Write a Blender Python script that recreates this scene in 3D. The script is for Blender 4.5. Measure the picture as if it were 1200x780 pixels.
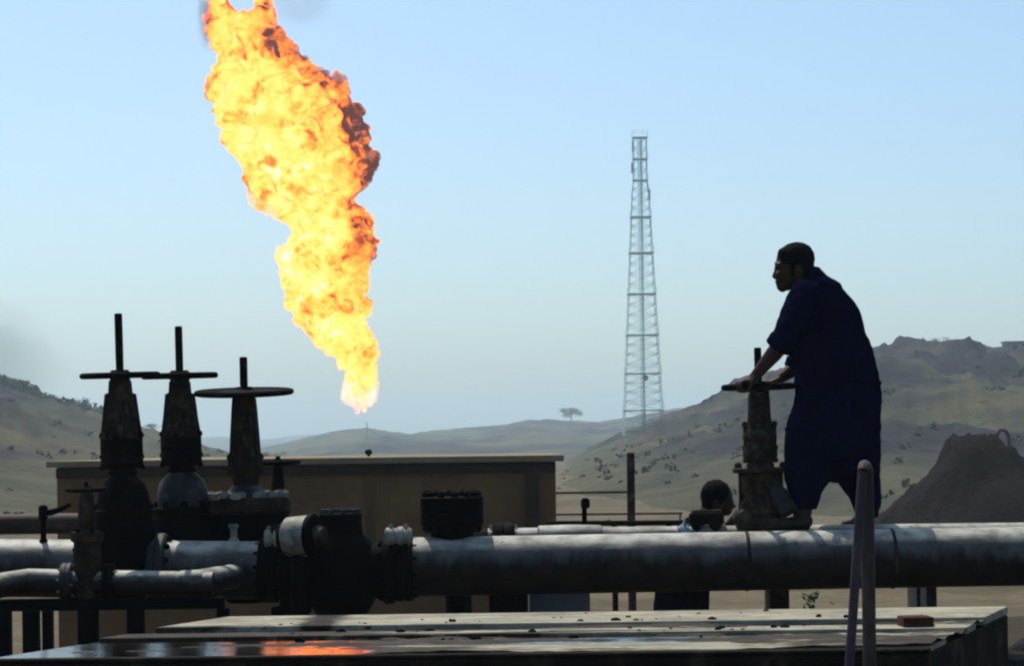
import bpy, bmesh, math, random
import numpy as np
from mathutils import Vector, Matrix, noise
random.seed(7)
R = math.radians
sc = bpy.context.scene
for o in list(bpy.data.objects):
    bpy.data.objects.remove(o)
COL = sc.collection

# ------------------------------------------------------------------ camera
F = 2600.0                    # focal length in photograph pixels (photograph 1200 x 780)
CAMZ = 1.9
HZ = 520.0                    # horizon row at the optical axis
ROLL = R(0.72)
cam = bpy.data.cameras.new('camera')
camo = bpy.data.objects.new('camera', cam)
COL.objects.link(camo)
cam.sensor_width = 36
cam.lens = F / 1200 * 36
cam.shift_y = (HZ - 390) / 1200
cam.clip_start = 0.1
cam.clip_end = 20000
cr, sr = math.cos(ROLL), math.sin(ROLL)
camo.matrix_world = Matrix(((cr, sr, 0, 0), (0, 0, -1, 0), (-sr, cr, 0, CAMZ), (0, 0, 0, 1)))
sc.camera = camo
sc.cycles.filter_width = 2.3

# ------------------------------------------------------------------ world, sun, exposure
SUN_EL, SUN_AZ = R(60), R(-24)          # azimuth from +Y (away from the camera), negative = left
world = bpy.data.worlds.new('World')
sc.world = world
world.use_nodes = True
wn = world.node_tree
bg = wn.nodes['Background']
sky = wn.nodes.new('ShaderNodeTexSky')
sky.sky_type = 'NISHITA'
sky.sun_disc = False
sky.sun_elevation = SUN_EL
sky.sun_rotation = SUN_AZ
sky.altitude = 300
sky.air_density = 1.0
sky.dust_density = 2.3
sky.ozone_density = 5.0
tint = wn.nodes.new('ShaderNodeMix')
tint.data_type = 'RGBA'
tint.blend_type = 'MULTIPLY'
tint.inputs[0].default_value = 1.0
tint.inputs[7].default_value = (0.985, 1.06, 1.03, 1)
wn.links.new(sky.outputs[0], tint.inputs[6])
wn.links.new(tint.outputs[2], bg.inputs[0])
bg.inputs[1].default_value = 0.10
sl = bpy.data.lights.new('sun', 'SUN')
sl.energy = 3.2
sl.angle = R(0.53)
sl.color = (1.0, 0.95, 0.86)
so = bpy.data.objects.new('sun', sl)
COL.objects.link(so)
sdir = Vector((math.sin(SUN_AZ) * math.cos(SUN_EL), math.cos(SUN_AZ) * math.cos(SUN_EL), math.sin(SUN_EL)))
so.rotation_euler = sdir.to_track_quat('Z', 'Y').to_euler()
so.location = (-20, 40, 90)
sc.view_settings.view_transform = 'Standard'
sc.view_settings.look = 'None'
sc.view_settings.exposure = 0.52
sc.view_settings.gamma = 1.0
HAZE_DENSITY = 0.00046

# ------------------------------------------------------------------ helpers
def ang(px, py):
    """photograph pixel -> world aligned (u, v) offsets from the optical axis, in pixels"""
    u, v = px - 600.0, HZ - py
    return u * cr + v * sr, -u * sr + v * cr
def P(px, py, d):
    u, v = ang(px, py)
    return Vector((u * d / F, d, CAMZ + v * d / F))
def S(d):
    return F / d
def onplane(px, py, z):
    u, v = ang(px, py)
    d = (z - CAMZ) * F / v
    return Vector((u * d / F, d, z))

ORG = {}
def tag(o, label=None, cat=None, group=None, kind=None):
    if label: o['label'] = label
    if cat: o['category'] = cat
    if group: o['group'] = group
    if kind: o['kind'] = kind
    return o
def thing(name, loc, label, cat, group=None):
    o = bpy.data.objects.new(name, None)
    o.empty_display_size = 0.1
    COL.objects.link(o)
    o.location = loc
    ORG[o.name] = Vector(loc)
    return tag(o, label, cat, group)

class MB:
    """collects simple solids, in world coordinates, and links them as one mesh object"""
    def __init__(self):
        self.v, self.f = [], []
    def add(self, vs, fs):
        b = len(self.v)
        self.v.extend(Vector(v) for v in vs)
        self.f.extend(tuple(b + i for i in f) for f in fs)
        return self
    def box(self, c, s, rot=None, bev=0.0, taper=1.0):
        bm = bmesh.new()
        bmesh.ops.create_cube(bm, size=1)
        for v in bm.verts:
            k = taper if v.co.z > 0 else 1.0
            v.co = Vector((v.co.x * s[0] * k, v.co.y * s[1] * k, v.co.z * s[2]))
        if bev:
            bmesh.ops.bevel(bm, geom=bm.edges[:], offset=bev, segments=2, affect='EDGES', profile=0.6)
        m = Matrix.Translation(Vector(c)) @ (rot.to_4x4() if rot else Matrix())
        bm.verts.index_update()
        self.add([m @ v.co for v in bm.verts], [[v.index for v in f.verts] for f in bm.faces])
        bm.free()
        return self
    def lathe(self, prof, o, ax=(0, 0, 1), seg=20):
        """prof: (radius, distance along ax) pairs"""
        ax = Vector(ax).normalized()
        t = Vector((1, 0, 0)) if abs(ax.x) < 0.9 else Vector((0, 1, 0))
        e1 = (t - ax * t.dot(ax)).normalized()
        e2 = ax.cross(e1)
        vs, fs = [], []
        n = len(prof)
        for r, h in prof:
            for k in range(seg):
                a = 2 * math.pi * k / seg
                vs.append(Vector(o) + ax * h + (e1 * math.cos(a) + e2 * math.sin(a)) * max(r, 1e-4))
        up = prof[-1][1] >= prof[0][1]
        for i in range(n - 1):
            for k in range(seg):
                q = (i * seg + k, i * seg + (k + 1) % seg, (i + 1) * seg + (k + 1) % seg, (i + 1) * seg + k)
                fs.append(q if up else q[::-1])
        c0, c1 = tuple(range(seg)), tuple(range((n - 1) * seg, n * seg))
        fs.append(c0[::-1] if up else c0)
        fs.append(c1 if up else c1[::-1])
        return self.add(vs, fs)
    def cyl(self, a, b, r0, r1=None, seg=14):
        a, b = Vector(a), Vector(b)
        L = (b - a).length
        return self.lathe([(r0, 0), (r0 if r1 is None else r1, L)], a, b - a, seg)
    def rod(self, a, b, r, seg=14, bev=0.3):
        a, b = Vector(a), Vector(b)
        L = (b - a).length
        e = r * bev
        return self.lathe([(r - e, 0), (r, e), (r, L - e), (r - e, L)], a, b - a, seg)
    def ball(self, c, rad, rot=None, seg=16, rings=10):
        vs, fs = [], []
        rad = (rad,) * 3 if isinstance(rad, (int, float)) else rad
        m = rot if rot else Matrix.Identity(3)
        for i in range(1, rings):
            th = math.pi * i / rings
            for k in range(seg):
                a = 2 * math.pi * k / seg
                p = Vector((math.sin(th) * math.cos(a) * rad[0], math.sin(th) * math.sin(a) * rad[1], math.cos(th) * rad[2]))
                vs.append(Vector(c) + m @ p)
        top, bot = len(vs), len(vs) + 1
        vs.append(Vector(c) + m @ Vector((0, 0, rad[2])))
        vs.append(Vector(c) - m @ Vector((0, 0, rad[2])))
        for i in range(rings - 2):
            for k in range(seg):
                fs.append((i * seg + k, (i + 1) * seg + k, (i + 1) * seg + (k + 1) % seg, i * seg + (k + 1) % seg))
        for k in range(seg):
            fs.append((top, k, (k + 1) % seg))
            b = (rings - 2) * seg
            fs.append((bot, b + (k + 1) % seg, b + k))
        return self.add(vs, fs)
    def cap(self, a, b, r0, r1, seg=14):
        """tapered capsule"""
        a, b = Vector(a), Vector(b)
        ax = b - a
        L = max(ax.length, 1e-5)
        pr = []
        for i in range(5):
            t = math.pi / 2 * (1 - i / 4)
            pr.append((r0 * math.cos(t), -r0 * math.sin(t)))
        for i in range(5):
            t = math.pi / 2 * i / 4
            pr.append((r1 * math.cos(t), L + r1 * math.sin(t)))
        return self.lathe(pr, a, ax, seg)
    def tube(self, pts, r, seg=12, closed=False):
        pts = [Vector(p) for p in pts]
        rs = r if isinstance(r, (list, tuple)) else [r] * len(pts)
        n = len(pts)
        vs, fs = [], []
        up = None
        for i, p in enumerate(pts):
            if closed:
                t = (pts[(i + 1) % n] - pts[i - 1]).normalized()
            else:
                t = (pts[min(i + 1, n - 1)] - pts[max(i - 1, 0)]).normalized()
            if up is None:
                up = Vector((0, 0, 1)) if abs(t.z) < 0.9 else Vector((0, 1, 0))
            e1 = (up - t * up.dot(t)).normalized()
            up = e1
            e2 = t.cross(e1)
            for k in range(seg):
                a = 2 * math.pi * k / seg
                vs.append(p + (e1 * math.cos(a) + e2 * math.sin(a)) * rs[i])
        for i in range(n if closed else n - 1):
            j = (i + 1) % n
            for k in range(seg):
                fs.append((i * seg + k, i * seg + (k + 1) % seg, j * seg + (k + 1) % seg, j * seg + k))
        if not closed:
            fs.append(tuple(range(seg))[::-1])
            fs.append(tuple(range((n - 1) * seg, n * seg)))
        return self.add(vs, fs)
    def loft(self, rings, seg=28):
        """rings: (centre, half_x, half_y)"""
        vs, fs = [], []
        for c, hx, hy in rings:
            for k in range(seg):
                a = 2 * math.pi * k / seg
                vs.append(Vector(c) + Vector((math.cos(a) * hx, math.sin(a) * hy, 0)))
        n = len(rings)
        up = rings[-1][0].z > rings[0][0].z
        for i in range(n - 1):
            for k in range(seg):
                q = (i * seg + k, i * seg + (k + 1) % seg, (i + 1) * seg + (k + 1) % seg, (i + 1) * seg + k)
                fs.append(q if up else q[::-1])
        c0, c1 = tuple(range(seg)), tuple(range((n - 1) * seg, n * seg))
        fs.append(c0[::-1] if up else c0)
        fs.append(c1 if up else c1[::-1])
        return self.add(vs, fs)
    def prism(self, poly, z0, z1):
        n = len(poly)
        vs = [(p[0], p[1], z0) for p in poly] + [(p[0], p[1], z1) for p in poly]
        fs = [tuple(range(n))[::-1], tuple(range(n, 2 * n))]
        for i in range(n):
            fs.append((i, (i + 1) % n, n + (i + 1) % n, n + i))
        return self.add(vs, fs)
    def build(self, name, m, parent=None, smooth=True, angle=38, loc=None):
        o0 = ORG[parent.name] if parent else (Vector(loc) if loc is not None else Vector((0, 0, 0)))
        me = bpy.data.meshes.new(name)
        me.from_pydata([v - o0 for v in self.v], [], self.f)
        me.materials.append(m)
        if smooth:
            me.shade_smooth()
            me.set_sharp_from_angle(angle=R(angle))
        o = bpy.data.objects.new(name, me)
        COL.objects.link(o)
        if parent:
            o.parent = parent
        elif loc is not None:
            o.location = o0
        ORG[o.name] = o0
        return o

def union(mb, voxel, smooth=4, name='body', m=None, parent=None, disp=()):
    """one continuous surface out of overlapping solids"""
    o = mb.build(name, m, parent, smooth=False)
    md = o.modifiers.new('remesh', 'REMESH')
    md.mode = 'VOXEL'
    md.voxel_size = voxel
    if smooth:
        ms = o.modifiers.new('smooth', 'SMOOTH')
        ms.factor = 0.5
        ms.iterations = smooth
    for size, strength, depth, hard in disp:
        t = bpy.data.textures.new('clouds', 'CLOUDS')
        t.noise_scale = size
        t.noise_depth = depth
        t.noise_type = 'HARD_NOISE' if hard else 'SOFT_NOISE'
        mdd = o.modifiers.new('disp', 'DISPLACE')
        mdd.texture = t
        mdd.strength = strength
        mdd.mid_level = 0.42 if hard else 0.5
        mdd.texture_coords = 'LOCAL'
    dg = bpy.context.evaluated_depsgraph_get()
    me = bpy.data.meshes.new_from_object(o.evaluated_get(dg))
    old = o.data
    o.modifiers.clear()
    o.data = me
    me.name = name
    bpy.data.meshes.remove(old)
    if not me.materials:
        me.materials.append(m)
    me.shade_smooth()
    return o

# ------------------------------------------------------------------ materials
def nodes(name):
    m = bpy.data.materials.new(name)
    m.use_nodes = True
    return m, m.node_tree, m.node_tree.nodes['Principled BSDF']
def ramp(nt, fac, stops, interp='LINEAR'):
    r = nt.nodes.new('ShaderNodeValToRGB')
    r.color_ramp.interpolation = interp
    e = r.color_ramp.elements
    while len(e) > 1:
        e.remove(e[-1])
    for i, (p, c) in enumerate(stops):
        el = e[0] if i == 0 else e.new(p)
        el.position = p
        el.color = (*c, 1) if len(c) == 3 else c
    nt.links.new(fac, r.inputs[0])
    return r.outputs[0]
def coords(nt, scale=(1, 1, 1), kind='Object'):
    tc = nt.nodes.new('ShaderNodeTexCoord')
    mp = nt.nodes.new('ShaderNodeMapping')
    mp.inputs['Scale'].default_value = scale
    nt.links.new(tc.outputs[kind], mp.inputs[0])
    return mp.outputs[0]
def nz(nt, vec, scale, detail=5, rough=0.6, dist=0.0):
    n = nt.nodes.new('ShaderNodeTexNoise')
    n.inputs['Scale'].default_value = scale
    n.inputs['Detail'].default_value = detail
    n.inputs['Roughness'].default_value = rough
    n.inputs['Distortion'].default_value = dist
    nt.links.new(vec, n.inputs['Vector'])
    return n.outputs['Fac']
def math_(nt, op, a, b=None, c=None, clamp=False):
    n = nt.nodes.new('ShaderNodeMath')
    n.operation = op
    n.use_clamp = clamp
    for i, x in enumerate((a, b, c)):
        if x is None: continue
        if isinstance(x, (int, float)): n.inputs[i].default_value = x
        else: nt.links.new(x, n.inputs[i])
    return n.outputs[0]
def mixc(nt, fac, a, b):
    n = nt.nodes.new('ShaderNodeMix')
    n.data_type = 'RGBA'
    for s, x in ((n.inputs[0], fac), (n.inputs[6], a), (n.inputs[7], b)):
        if isinstance(x, (int, float)): s.default_value = x
        elif isinstance(x, tuple): s.default_value = (*x, 1)
        else: nt.links.new(x, s)
    return n.outputs[2]
def bump(nt, bs, h, strength=0.3, dist=0.01):
    b = nt.nodes.new('ShaderNodeBump')
    b.inputs['Strength'].default_value = strength
    b.inputs['Distance'].default_value = dist
    nt.links.new(h, b.inputs['Height'])
    nt.links.new(b.outputs[0], bs.inputs['Normal'])
def simple(name, stops, scale=8, rough=0.6, spec=0.3, bmp=0.3, bdist=0.01, metal=0.0, stretch=(1, 1, 1), detail=6, rvar=None):
    m, nt, bs = nodes(name)
    v = coords(nt, stretch)
    n = nz(nt, v, scale, detail, 0.65)
    nt.links.new(ramp(nt, n, stops), bs.inputs['Base Color'])
    bs.inputs['Roughness'].default_value = rough
    if rvar:
        nt.links.new(math_(nt, 'MULTIPLY_ADD', nz(nt, v, scale * 0.7, 3), rvar, rough - rvar / 2), bs.inputs['Roughness'])
    bs.inputs['Specular IOR Level'].default_value = spec
    bs.inputs['Metallic'].default_value = metal
    if bmp:
        bump(nt, bs, nz(nt, v, scale * 3, 6, 0.7), bmp, bdist)
    return m

M = {}
M['oily'] = simple('oily_black_steel', [(0.3, (0.003, 0.0027, 0.0025)), (0.55, (0.0065, 0.005, 0.004)), (0.72, (0.024, 0.013, 0.008))], 9, 0.7, 0.02, 0.5, 0.006, rvar=0.3)
M['black'] = simple('black_steel', [(0.3, (0.002, 0.002, 0.0022)), (0.75, (0.005, 0.0045, 0.004))], 8, 0.7, 0.02, 0.4, 0.005, rvar=0.3)
M['rust'] = simple('rusty_brown_steel', [(0.3, (0.008, 0.006, 0.0045)), (0.5, (0.030, 0.019, 0.012)), (0.68, (0.085, 0.05, 0.031))], 11, 0.8, 0.05, 0.6, 0.006)
M['olive'] = simple('brown_olive_steel', [(0.3, (0.010, 0.008, 0.0055)), (0.5, (0.032, 0.025, 0.016)), (0.7, (0.085, 0.068, 0.045))], 14, 0.8, 0.05, 0.6, 0.006)
M['greysteel'] = simple('dusty_grey_steel', [(0.3, (0.012, 0.012, 0.013)), (0.55, (0.032, 0.031, 0.03)), (0.75, (0.10, 0.095, 0.085))], 9, 0.6, 0.12, 0.4, 0.006)
M['pale'] = simple('dusty_cream_steel', [(0.3, (0.04, 0.035, 0.026)), (0.48, (0.20, 0.19, 0.145)), (0.7, (0.33, 0.32, 0.255))], 10, 0.6, 0.3, 0.4, 0.005)
M['maroon'] = simple('rusty_maroon_pipe', [(0.3, (0.02, 0.009, 0.006)), (0.6, (0.05, 0.026, 0.019)), (0.75, (0.12, 0.08, 0.06))], 6, 0.7, 0.2, 0.4, 0.008)

def pipe_mat(name, streak=0.55):
    m, nt, bs = nodes(name)
    v = coords(nt)
    paint = ramp(nt, nz(nt, v, 5, 7, 0.65), [(0.3, (0.050, 0.045, 0.040)), (0.5, (0.082, 0.076, 0.070)), (0.7, (0.12, 0.112, 0.10))])
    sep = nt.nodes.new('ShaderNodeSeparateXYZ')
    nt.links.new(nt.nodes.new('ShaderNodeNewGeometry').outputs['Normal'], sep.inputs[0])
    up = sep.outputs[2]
    # patchy pale crown: sunlight painted onto the upward-facing side of the pipe
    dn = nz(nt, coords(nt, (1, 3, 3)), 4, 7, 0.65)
    top_light = math_(nt, 'MULTIPLY_ADD', math_(nt, 'ADD', up, math_(nt, 'MULTIPLY_ADD', dn, 0.6, -0.30)), 4.5, -2.55, clamp=True)
    c = mixc(nt, math_(nt, 'MULTIPLY', top_light, 0.92), paint, ramp(nt, nz(nt, v, 8, 6), [(0.3, (0.15, 0.135, 0.10)), (0.5, (0.37, 0.355, 0.29)), (0.7, (0.53, 0.52, 0.44))]))
    # ragged crude runs, widened into painted shade on the downward-facing flanks
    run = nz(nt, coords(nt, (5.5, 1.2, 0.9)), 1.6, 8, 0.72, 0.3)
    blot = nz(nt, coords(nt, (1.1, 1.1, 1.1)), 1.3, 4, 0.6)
    crude_shade = math_(nt, 'MULTIPLY_ADD', math_(nt, 'SUBTRACT', math_(nt, 'MULTIPLY_ADD', run, 1.5, math_(nt, 'MULTIPLY', blot, 0.9)), math_(nt, 'MULTIPLY_ADD', up, 1.25, 0.70)), 2.0, 0.0, clamp=True)
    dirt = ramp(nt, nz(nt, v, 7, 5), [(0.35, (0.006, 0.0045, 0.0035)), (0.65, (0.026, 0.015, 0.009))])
    c = mixc(nt, math_(nt, 'MULTIPLY', crude_shade, 0.94), c, dirt)
    sp = ramp(nt, nz(nt, v, 26, 5, 0.7), [(0.29, (1, 1, 1)), (0.36, (0, 0, 0))])
    c = mixc(nt, math_(nt, 'MULTIPLY', sp, 0.85), c, dirt)
    nt.links.new(c, bs.inputs['Base Color'])
    bs.inputs['Roughness'].default_value = 0.5
    bs.inputs['Specular IOR Level'].default_value = 0.12
    bump(nt, bs, nz(nt, v, 30, 6, 0.7), 0.3, 0.004)
    return m
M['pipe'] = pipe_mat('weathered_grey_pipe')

def concrete_mat(name, cut, lean, patch_x=None):
    m, nt, bs = nodes(name)
    v = coords(nt)
    base = ramp(nt, nz(nt, v, 3.5, 8, 0.7), [(0.3, (0.21, 0.185, 0.125)), (0.55, (0.335, 0.305, 0.22)), (0.75, (0.41, 0.38, 0.29))])
    vs = coords(nt, (0.55, 2.6, 1.0))
    n = nz(nt, vs, 2.6, 9, 0.7, 0.4)
    sep = nt.nodes.new('ShaderNodeSeparateXYZ')
    nt.links.new(nt.nodes.new('ShaderNodeTexCoord').outputs['Object'], sep.inputs[0])
    # the oil came from the left end, so the crude thins out to the right
    n = math_(nt, 'MULTIPLY_ADD', sep.outputs[0], -lean, n)
    oil = ramp(nt, n, [(cut - 0.03, (0, 0, 0)), (cut + 0.05, (1, 1, 1))])
    spots = ramp(nt, nz(nt, v, 22, 4, 0.6), [(0.66, (0, 0, 0)), (0.70, (1, 1, 1))])
    thin = ramp(nt, nz(nt, vs, 7, 7, 0.72), [(0.42, (0, 0, 0)), (0.72, (1, 1, 1))])
    f = math_(nt, 'MAXIMUM', math_(nt, 'MULTIPLY', oil, 0.95), math_(nt, 'MAXIMUM', spots, math_(nt, 'MULTIPLY', thin, 0.75)))
    if patch_x is not None:       # dark ragged patch across the concrete around this x
        dx = math_(nt, 'ABSOLUTE', math_(nt, 'SUBTRACT', sep.outputs[0], patch_x))
        sp = math_(nt, 'MULTIPLY_ADD', math_(nt, 'ADD', dx, math_(nt, 'MULTIPLY_ADD', nz(nt, v, 6, 5), .16, -.08)), -14.0, 1.6, clamp=True)
        f = math_(nt, 'MAXIMUM', f, sp)
    dirt = ramp(nt, nz(nt, v, 9, 4), [(0.35, (0.005, 0.004, 0.003)), (0.65, (0.035, 0.023, 0.013))])
    nt.links.new(mixc(nt, f, base, dirt), bs.inputs['Base Color'])
    bs.inputs['Roughness'].default_value = 0.8
    bs.inputs['Specular IOR Level'].default_value = 0.1
    bump(nt, bs, nz(nt, v, 40, 6, 0.7), 0.6, 0.004)
    return m
M['rim'] = concrete_mat('stained_rim_concrete', 0.60, 0.03, onplane(388, 721, 1.2).x - (onplane(-30, 770.5, 1.2).x + onplane(1088, 757.5, 1.2).x) / 2)
M['front2'] = concrete_mat('stained_step_concrete', 0.48, 0.09)
M['front'] = concrete_mat('stained_front_concrete', 0.48, 0.16)
M['concrete'] = concrete_mat('oil_stained_concrete', 0.36, 0.035)
M['oilyconcrete'] = simple('crude_soaked_concrete', [(0.3, (0.008, 0.006, 0.005)), (0.55, (0.02, 0.014, 0.009)), (0.75, (0.07, 0.05, 0.033))], 5, 0.8, 0.03, 0.5, 0.006)

def puddle_mat():
    m, nt, bs = nodes('oily_water')
    v = coords(nt, (0.8, 3.0, 1))
    bs.inputs['Base Color'].default_value = (0.006, 0.005, 0.004, 1)
    bs.inputs['Roughness'].default_value = 0.06
    bs.inputs['IOR'].default_value = 1.36
    h = math_(nt, 'ADD', nz(nt, v, 7, 4, 0.6), math_(nt, 'MULTIPLY', nz(nt, v, 25, 2), 0.25))
    bump(nt, bs, h, 0.17, 0.012)
    return m
M['puddle'] = puddle_mat()

def ground_mat():
    m, nt, bs = nodes('dry_earth')
    v = coords(nt)
    a = ramp(nt, nz(nt, v, 0.09, 9, 0.7), [(0.3, (0.055, 0.040, 0.023)), (0.45, (0.10, 0.078, 0.043)), (0.55, (0.145, 0.115, 0.065)), (0.65, (0.075, 0.075, 0.042)), (0.75, (0.11, 0.06, 0.036))])
    fine = ramp(nt, nz(nt, v, 1.7, 8, 0.75), [(0.3, (0.55, 0.55, 0.55)), (0.7, (1.1, 1.1, 1.1))])
    mul = nt.nodes.new('ShaderNodeMix'); mul.data_type = 'RGBA'; mul.blend_type = 'MULTIPLY'
    mul.inputs[0].default_value = 1
    nt.links.new(a, mul.inputs[6]); nt.links.new(fine, mul.inputs[7])
    sep = nt.nodes.new('ShaderNodeSeparateXYZ')
    tc = nt.nodes.new('ShaderNodeTexCoord')
    nt.links.new(tc.outputs['Object'], sep.inputs[0])
    # crude oil soaked into the yard round the pipes: a stain with its own ragged edge
    edge = math_(nt, 'MULTIPLY_ADD', nz(nt, v, 0.35, 6), 22.0, 15.0)
    st = math_(nt, 'MULTIPLY_ADD', math_(nt, 'SUBTRACT', edge, sep.outputs[1]), 0.5, 0.0, clamp=True)
    nt.links.new(mixc(nt, math_(nt, 'MULTIPLY', st, 0.85), mul.outputs[2], (0.03, 0.022, 0.014)), bs.inputs['Base Color'])
    bs.inputs['Roughness'].default_value = 0.95
    bs.inputs['Specular IOR Level'].default_value = 0.1
    bump(nt, bs, nz(nt, v, 3, 8, 0.75), 0.6, 0.08)
    return m
M['ground'] = ground_mat()

def hill_mat(name, grass, rock, cut=0.5, scale=0.03, zr=0.0, zm=10):
    m, nt, bs = nodes(name)
    v = coords(nt, (1, 0.35, 2.2))
    v2 = coords(nt)
    g = ramp(nt, nz(nt, v2, scale * 4, 7, 0.7), [(0.3, grass[0]), (0.5, grass[1]), (0.7, grass[2])])
    r = ramp(nt, nz(nt, v2, scale * 7, 7, 0.7), [(0.3, rock[0]), (0.7, rock[1])])
    sep = nt.nodes.new('ShaderNodeSeparateXYZ'); nt.links.new(nt.nodes.new('ShaderNodeTexCoord').outputs['Object'], sep.inputs[0])
    hgt = math_(nt, 'MULTIPLY_ADD', sep.outputs[2], -zr / zm, zr * .55)      # bare rock crops out towards the top
    f = ramp(nt, math_(nt, 'ADD', nz(nt, v, scale, 9, 0.66, 0.6), hgt), [(cut - 0.06, (1, 1, 1)), (cut + 0.06, (0, 0, 0))])
    c = mixc(nt, f, g, r)
    dots = ramp(nt, nz(nt, v2, scale * 22, 3, 0.5), [(0.62, (0, 0, 0)), (0.68, (1, 1, 1))])
    c = mixc(nt, math_(nt, 'MULTIPLY', dots, 0.55), c, (0.045, 0.05, 0.03))
    nt.links.new(c, bs.inputs['Base Color'])
    bs.inputs['Roughness'].default_value = 0.95
    bs.inputs['Specular IOR Level'].default_value = 0.05
    bump(nt, bs, nz(nt, v2, scale * 12, 9, 0.75), 0.9, 1.2)
    return m
GR = [(0.060, 0.060, 0.038), (0.100, 0.097, 0.058), (0.145, 0.130, 0.077)]
RK = [(0.022, 0.019, 0.026), (0.05, 0.044, 0.05)]
M['hillR'] = hill_mat('rocky_dry_grass', GR, RK, 0.53, 0.03, 0.16, 12)
M['hillL'] = hill_mat('dry_grass_slope', GR, RK, 0.46, 0.03, 0.14, 8)
M['hillF'] = hill_mat('far_dry_slope', GR, RK, 0.49, 0.011)
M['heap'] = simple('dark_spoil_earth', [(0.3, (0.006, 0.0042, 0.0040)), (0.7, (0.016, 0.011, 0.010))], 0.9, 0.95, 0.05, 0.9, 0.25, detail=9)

def plaster_mat():
    m, nt, bs = nodes('brown_mud_plaster')
    v = coords(nt)
    c = ramp(nt, nz(nt, v, 0.9, 9, 0.68), [(0.3, (0.085, 0.040, 0.014)), (0.5, (0.132, 0.063, 0.024)), (0.7, (0.18, 0.092, 0.037))])
    vs = coords(nt, (1.2, 1.2, 0.08))
    st = ramp(nt, nz(nt, vs, 1.6, 6, 0.7), [(0.56, (0, 0, 0)), (0.72, (1, 1, 1))])
    nt.links.new(mixc(nt, math_(nt, 'MULTIPLY', st, 0.8), c, (0.05, 0.03, 0.018)), bs.inputs['Base Color'])
    bs.inputs['Roughness'].default_value = 0.9
    bs.inputs['Specular IOR Level'].default_value = 0.1
    bump(nt, bs, nz(nt, v, 12, 8, 0.7), 0.6, 0.02)
    return m
M['plaster'] = plaster_mat()
M['plaster_dark'] = simple('dark_brown_plaster', [(0.3, (0.022, 0.012, 0.007)), (0.7, (0.045, 0.026, 0.014))], 3, 0.9, 0.1)
M['roof'] = simple('pale_roof_screed', [(0.3, (0.15, 0.11, 0.062)), (0.7, (0.26, 0.205, 0.125))], 1.2, 0.9, 0.1)
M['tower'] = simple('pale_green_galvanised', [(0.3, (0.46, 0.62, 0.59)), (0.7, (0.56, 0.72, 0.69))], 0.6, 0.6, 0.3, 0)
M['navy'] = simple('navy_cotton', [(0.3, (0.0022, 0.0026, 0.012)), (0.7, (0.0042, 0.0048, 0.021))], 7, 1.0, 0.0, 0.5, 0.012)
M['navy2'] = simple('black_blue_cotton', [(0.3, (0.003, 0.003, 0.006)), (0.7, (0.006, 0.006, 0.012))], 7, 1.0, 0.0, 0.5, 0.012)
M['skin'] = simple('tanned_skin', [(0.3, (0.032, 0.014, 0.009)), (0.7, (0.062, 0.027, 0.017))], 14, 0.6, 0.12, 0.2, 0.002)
M['skin2'] = simple('dark_tanned_skin', [(0.3, (0.03, 0.014, 0.010)), (0.7, (0.055, 0.026, 0.018))], 14, 0.6, 0.12, 0.2, 0.002)
M['hair'] = simple('black_hair', [(0.3, (0.003, 0.0026, 0.0026)), (0.7, (0.006, 0.005, 0.005))], 60, 0.8, 0.03, 0.8, 0.006, stretch=(1, 1, 0.3))
M['leather'] = simple('dark_leather', [(0.3, (0.010, 0.007, 0.006)), (0.7, (0.03, 0.018, 0.012))], 14, 0.6, 0.3)
M['brick'] = simple('dull_red_brick', [(0.3, (0.03, 0.010, 0.006)), (0.7, (0.09, 0.032, 0.02))], 24, 0.9, 0.1, 0.7, 0.006)
M['wood'] = simple('old_brown_rail_paint', [(0.3, (0.025, 0.018, 0.014)), (0.55, (0.06, 0.042, 0.033)), (0.75, (0.15, 0.105, 0.08))], 9, 0.7, 0.12, 0.4, 0.004, stretch=(1, 1, 0.25))
M['purple'] = simple('faded_purple_rail_paint', [(0.3, (0.03, 0.018, 0.022)), (0.5, (0.07, 0.045, 0.055)), (0.7, (0.15, 0.10, 0.11))], 9, 0.7, 0.12, 0.4, 0.004, stretch=(1, 1, 0.25))
M['cloth'] = simple('pale_blue_cloth', [(0.3, (0.14, 0.18, 0.22)), (0.7, (0.24, 0.30, 0.35))], 12, 0.9, 0.1)
M['grey_blue'] = simple('grey_blue_concrete', [(0.3, (0.12, 0.13, 0.15)), (0.7, (0.22, 0.23, 0.25))], 4, 0.9, 0.1)
M['foliage'] = simple('dusty_leaves', [(0.3, (0.035, 0.042, 0.026)), (0.7, (0.075, 0.08, 0.048))], 1.5, 0.9, 0.1, 0)
M['bark'] = simple('dry_bark', [(0.3, (0.05, 0.04, 0.03)), (0.7, (0.11, 0.09, 0.07))], 3, 0.9, 0.1)
M['leaf'] = simple('green_leaves', [(0.3, (0.03, 0.06, 0.025)), (0.7, (0.07, 0.11, 0.05))], 9, 0.8, 0.2, 0)
M['pink'] = simple('rusty_pink_pipe', [(0.3, (0.09, 0.055, 0.048)), (0.7, (0.15, 0.10, 0.085))], 4, 0.7, 0.2)
M['stone'] = simple('grey_rubble', [(0.3, (0.10, 0.09, 0.085)), (0.7, (0.2, 0.18, 0.165))], 1.5, 0.95, 0.1)
M['rock'] = simple('dark_rock', [(0.3, (0.012, 0.011, 0.012)), (0.7, (0.04, 0.037, 0.036))], 6, 0.9, 0.1, 0.9, 0.03)

# ------------------------------------------------------------------ terrain
FLAT = -1.6
def ground_z(d):
    t = min(max((d - 15.5) / 7.0, 0), 1)
    return FLAT * (t * t * (3 - 2 * t))
def fbm(x, y, z=0.0, o=5):
    return noise.fractal(Vector((x, y, z)), 0.9, 2.1, o, noise_basis='PERLIN_ORIGINAL')

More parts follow.
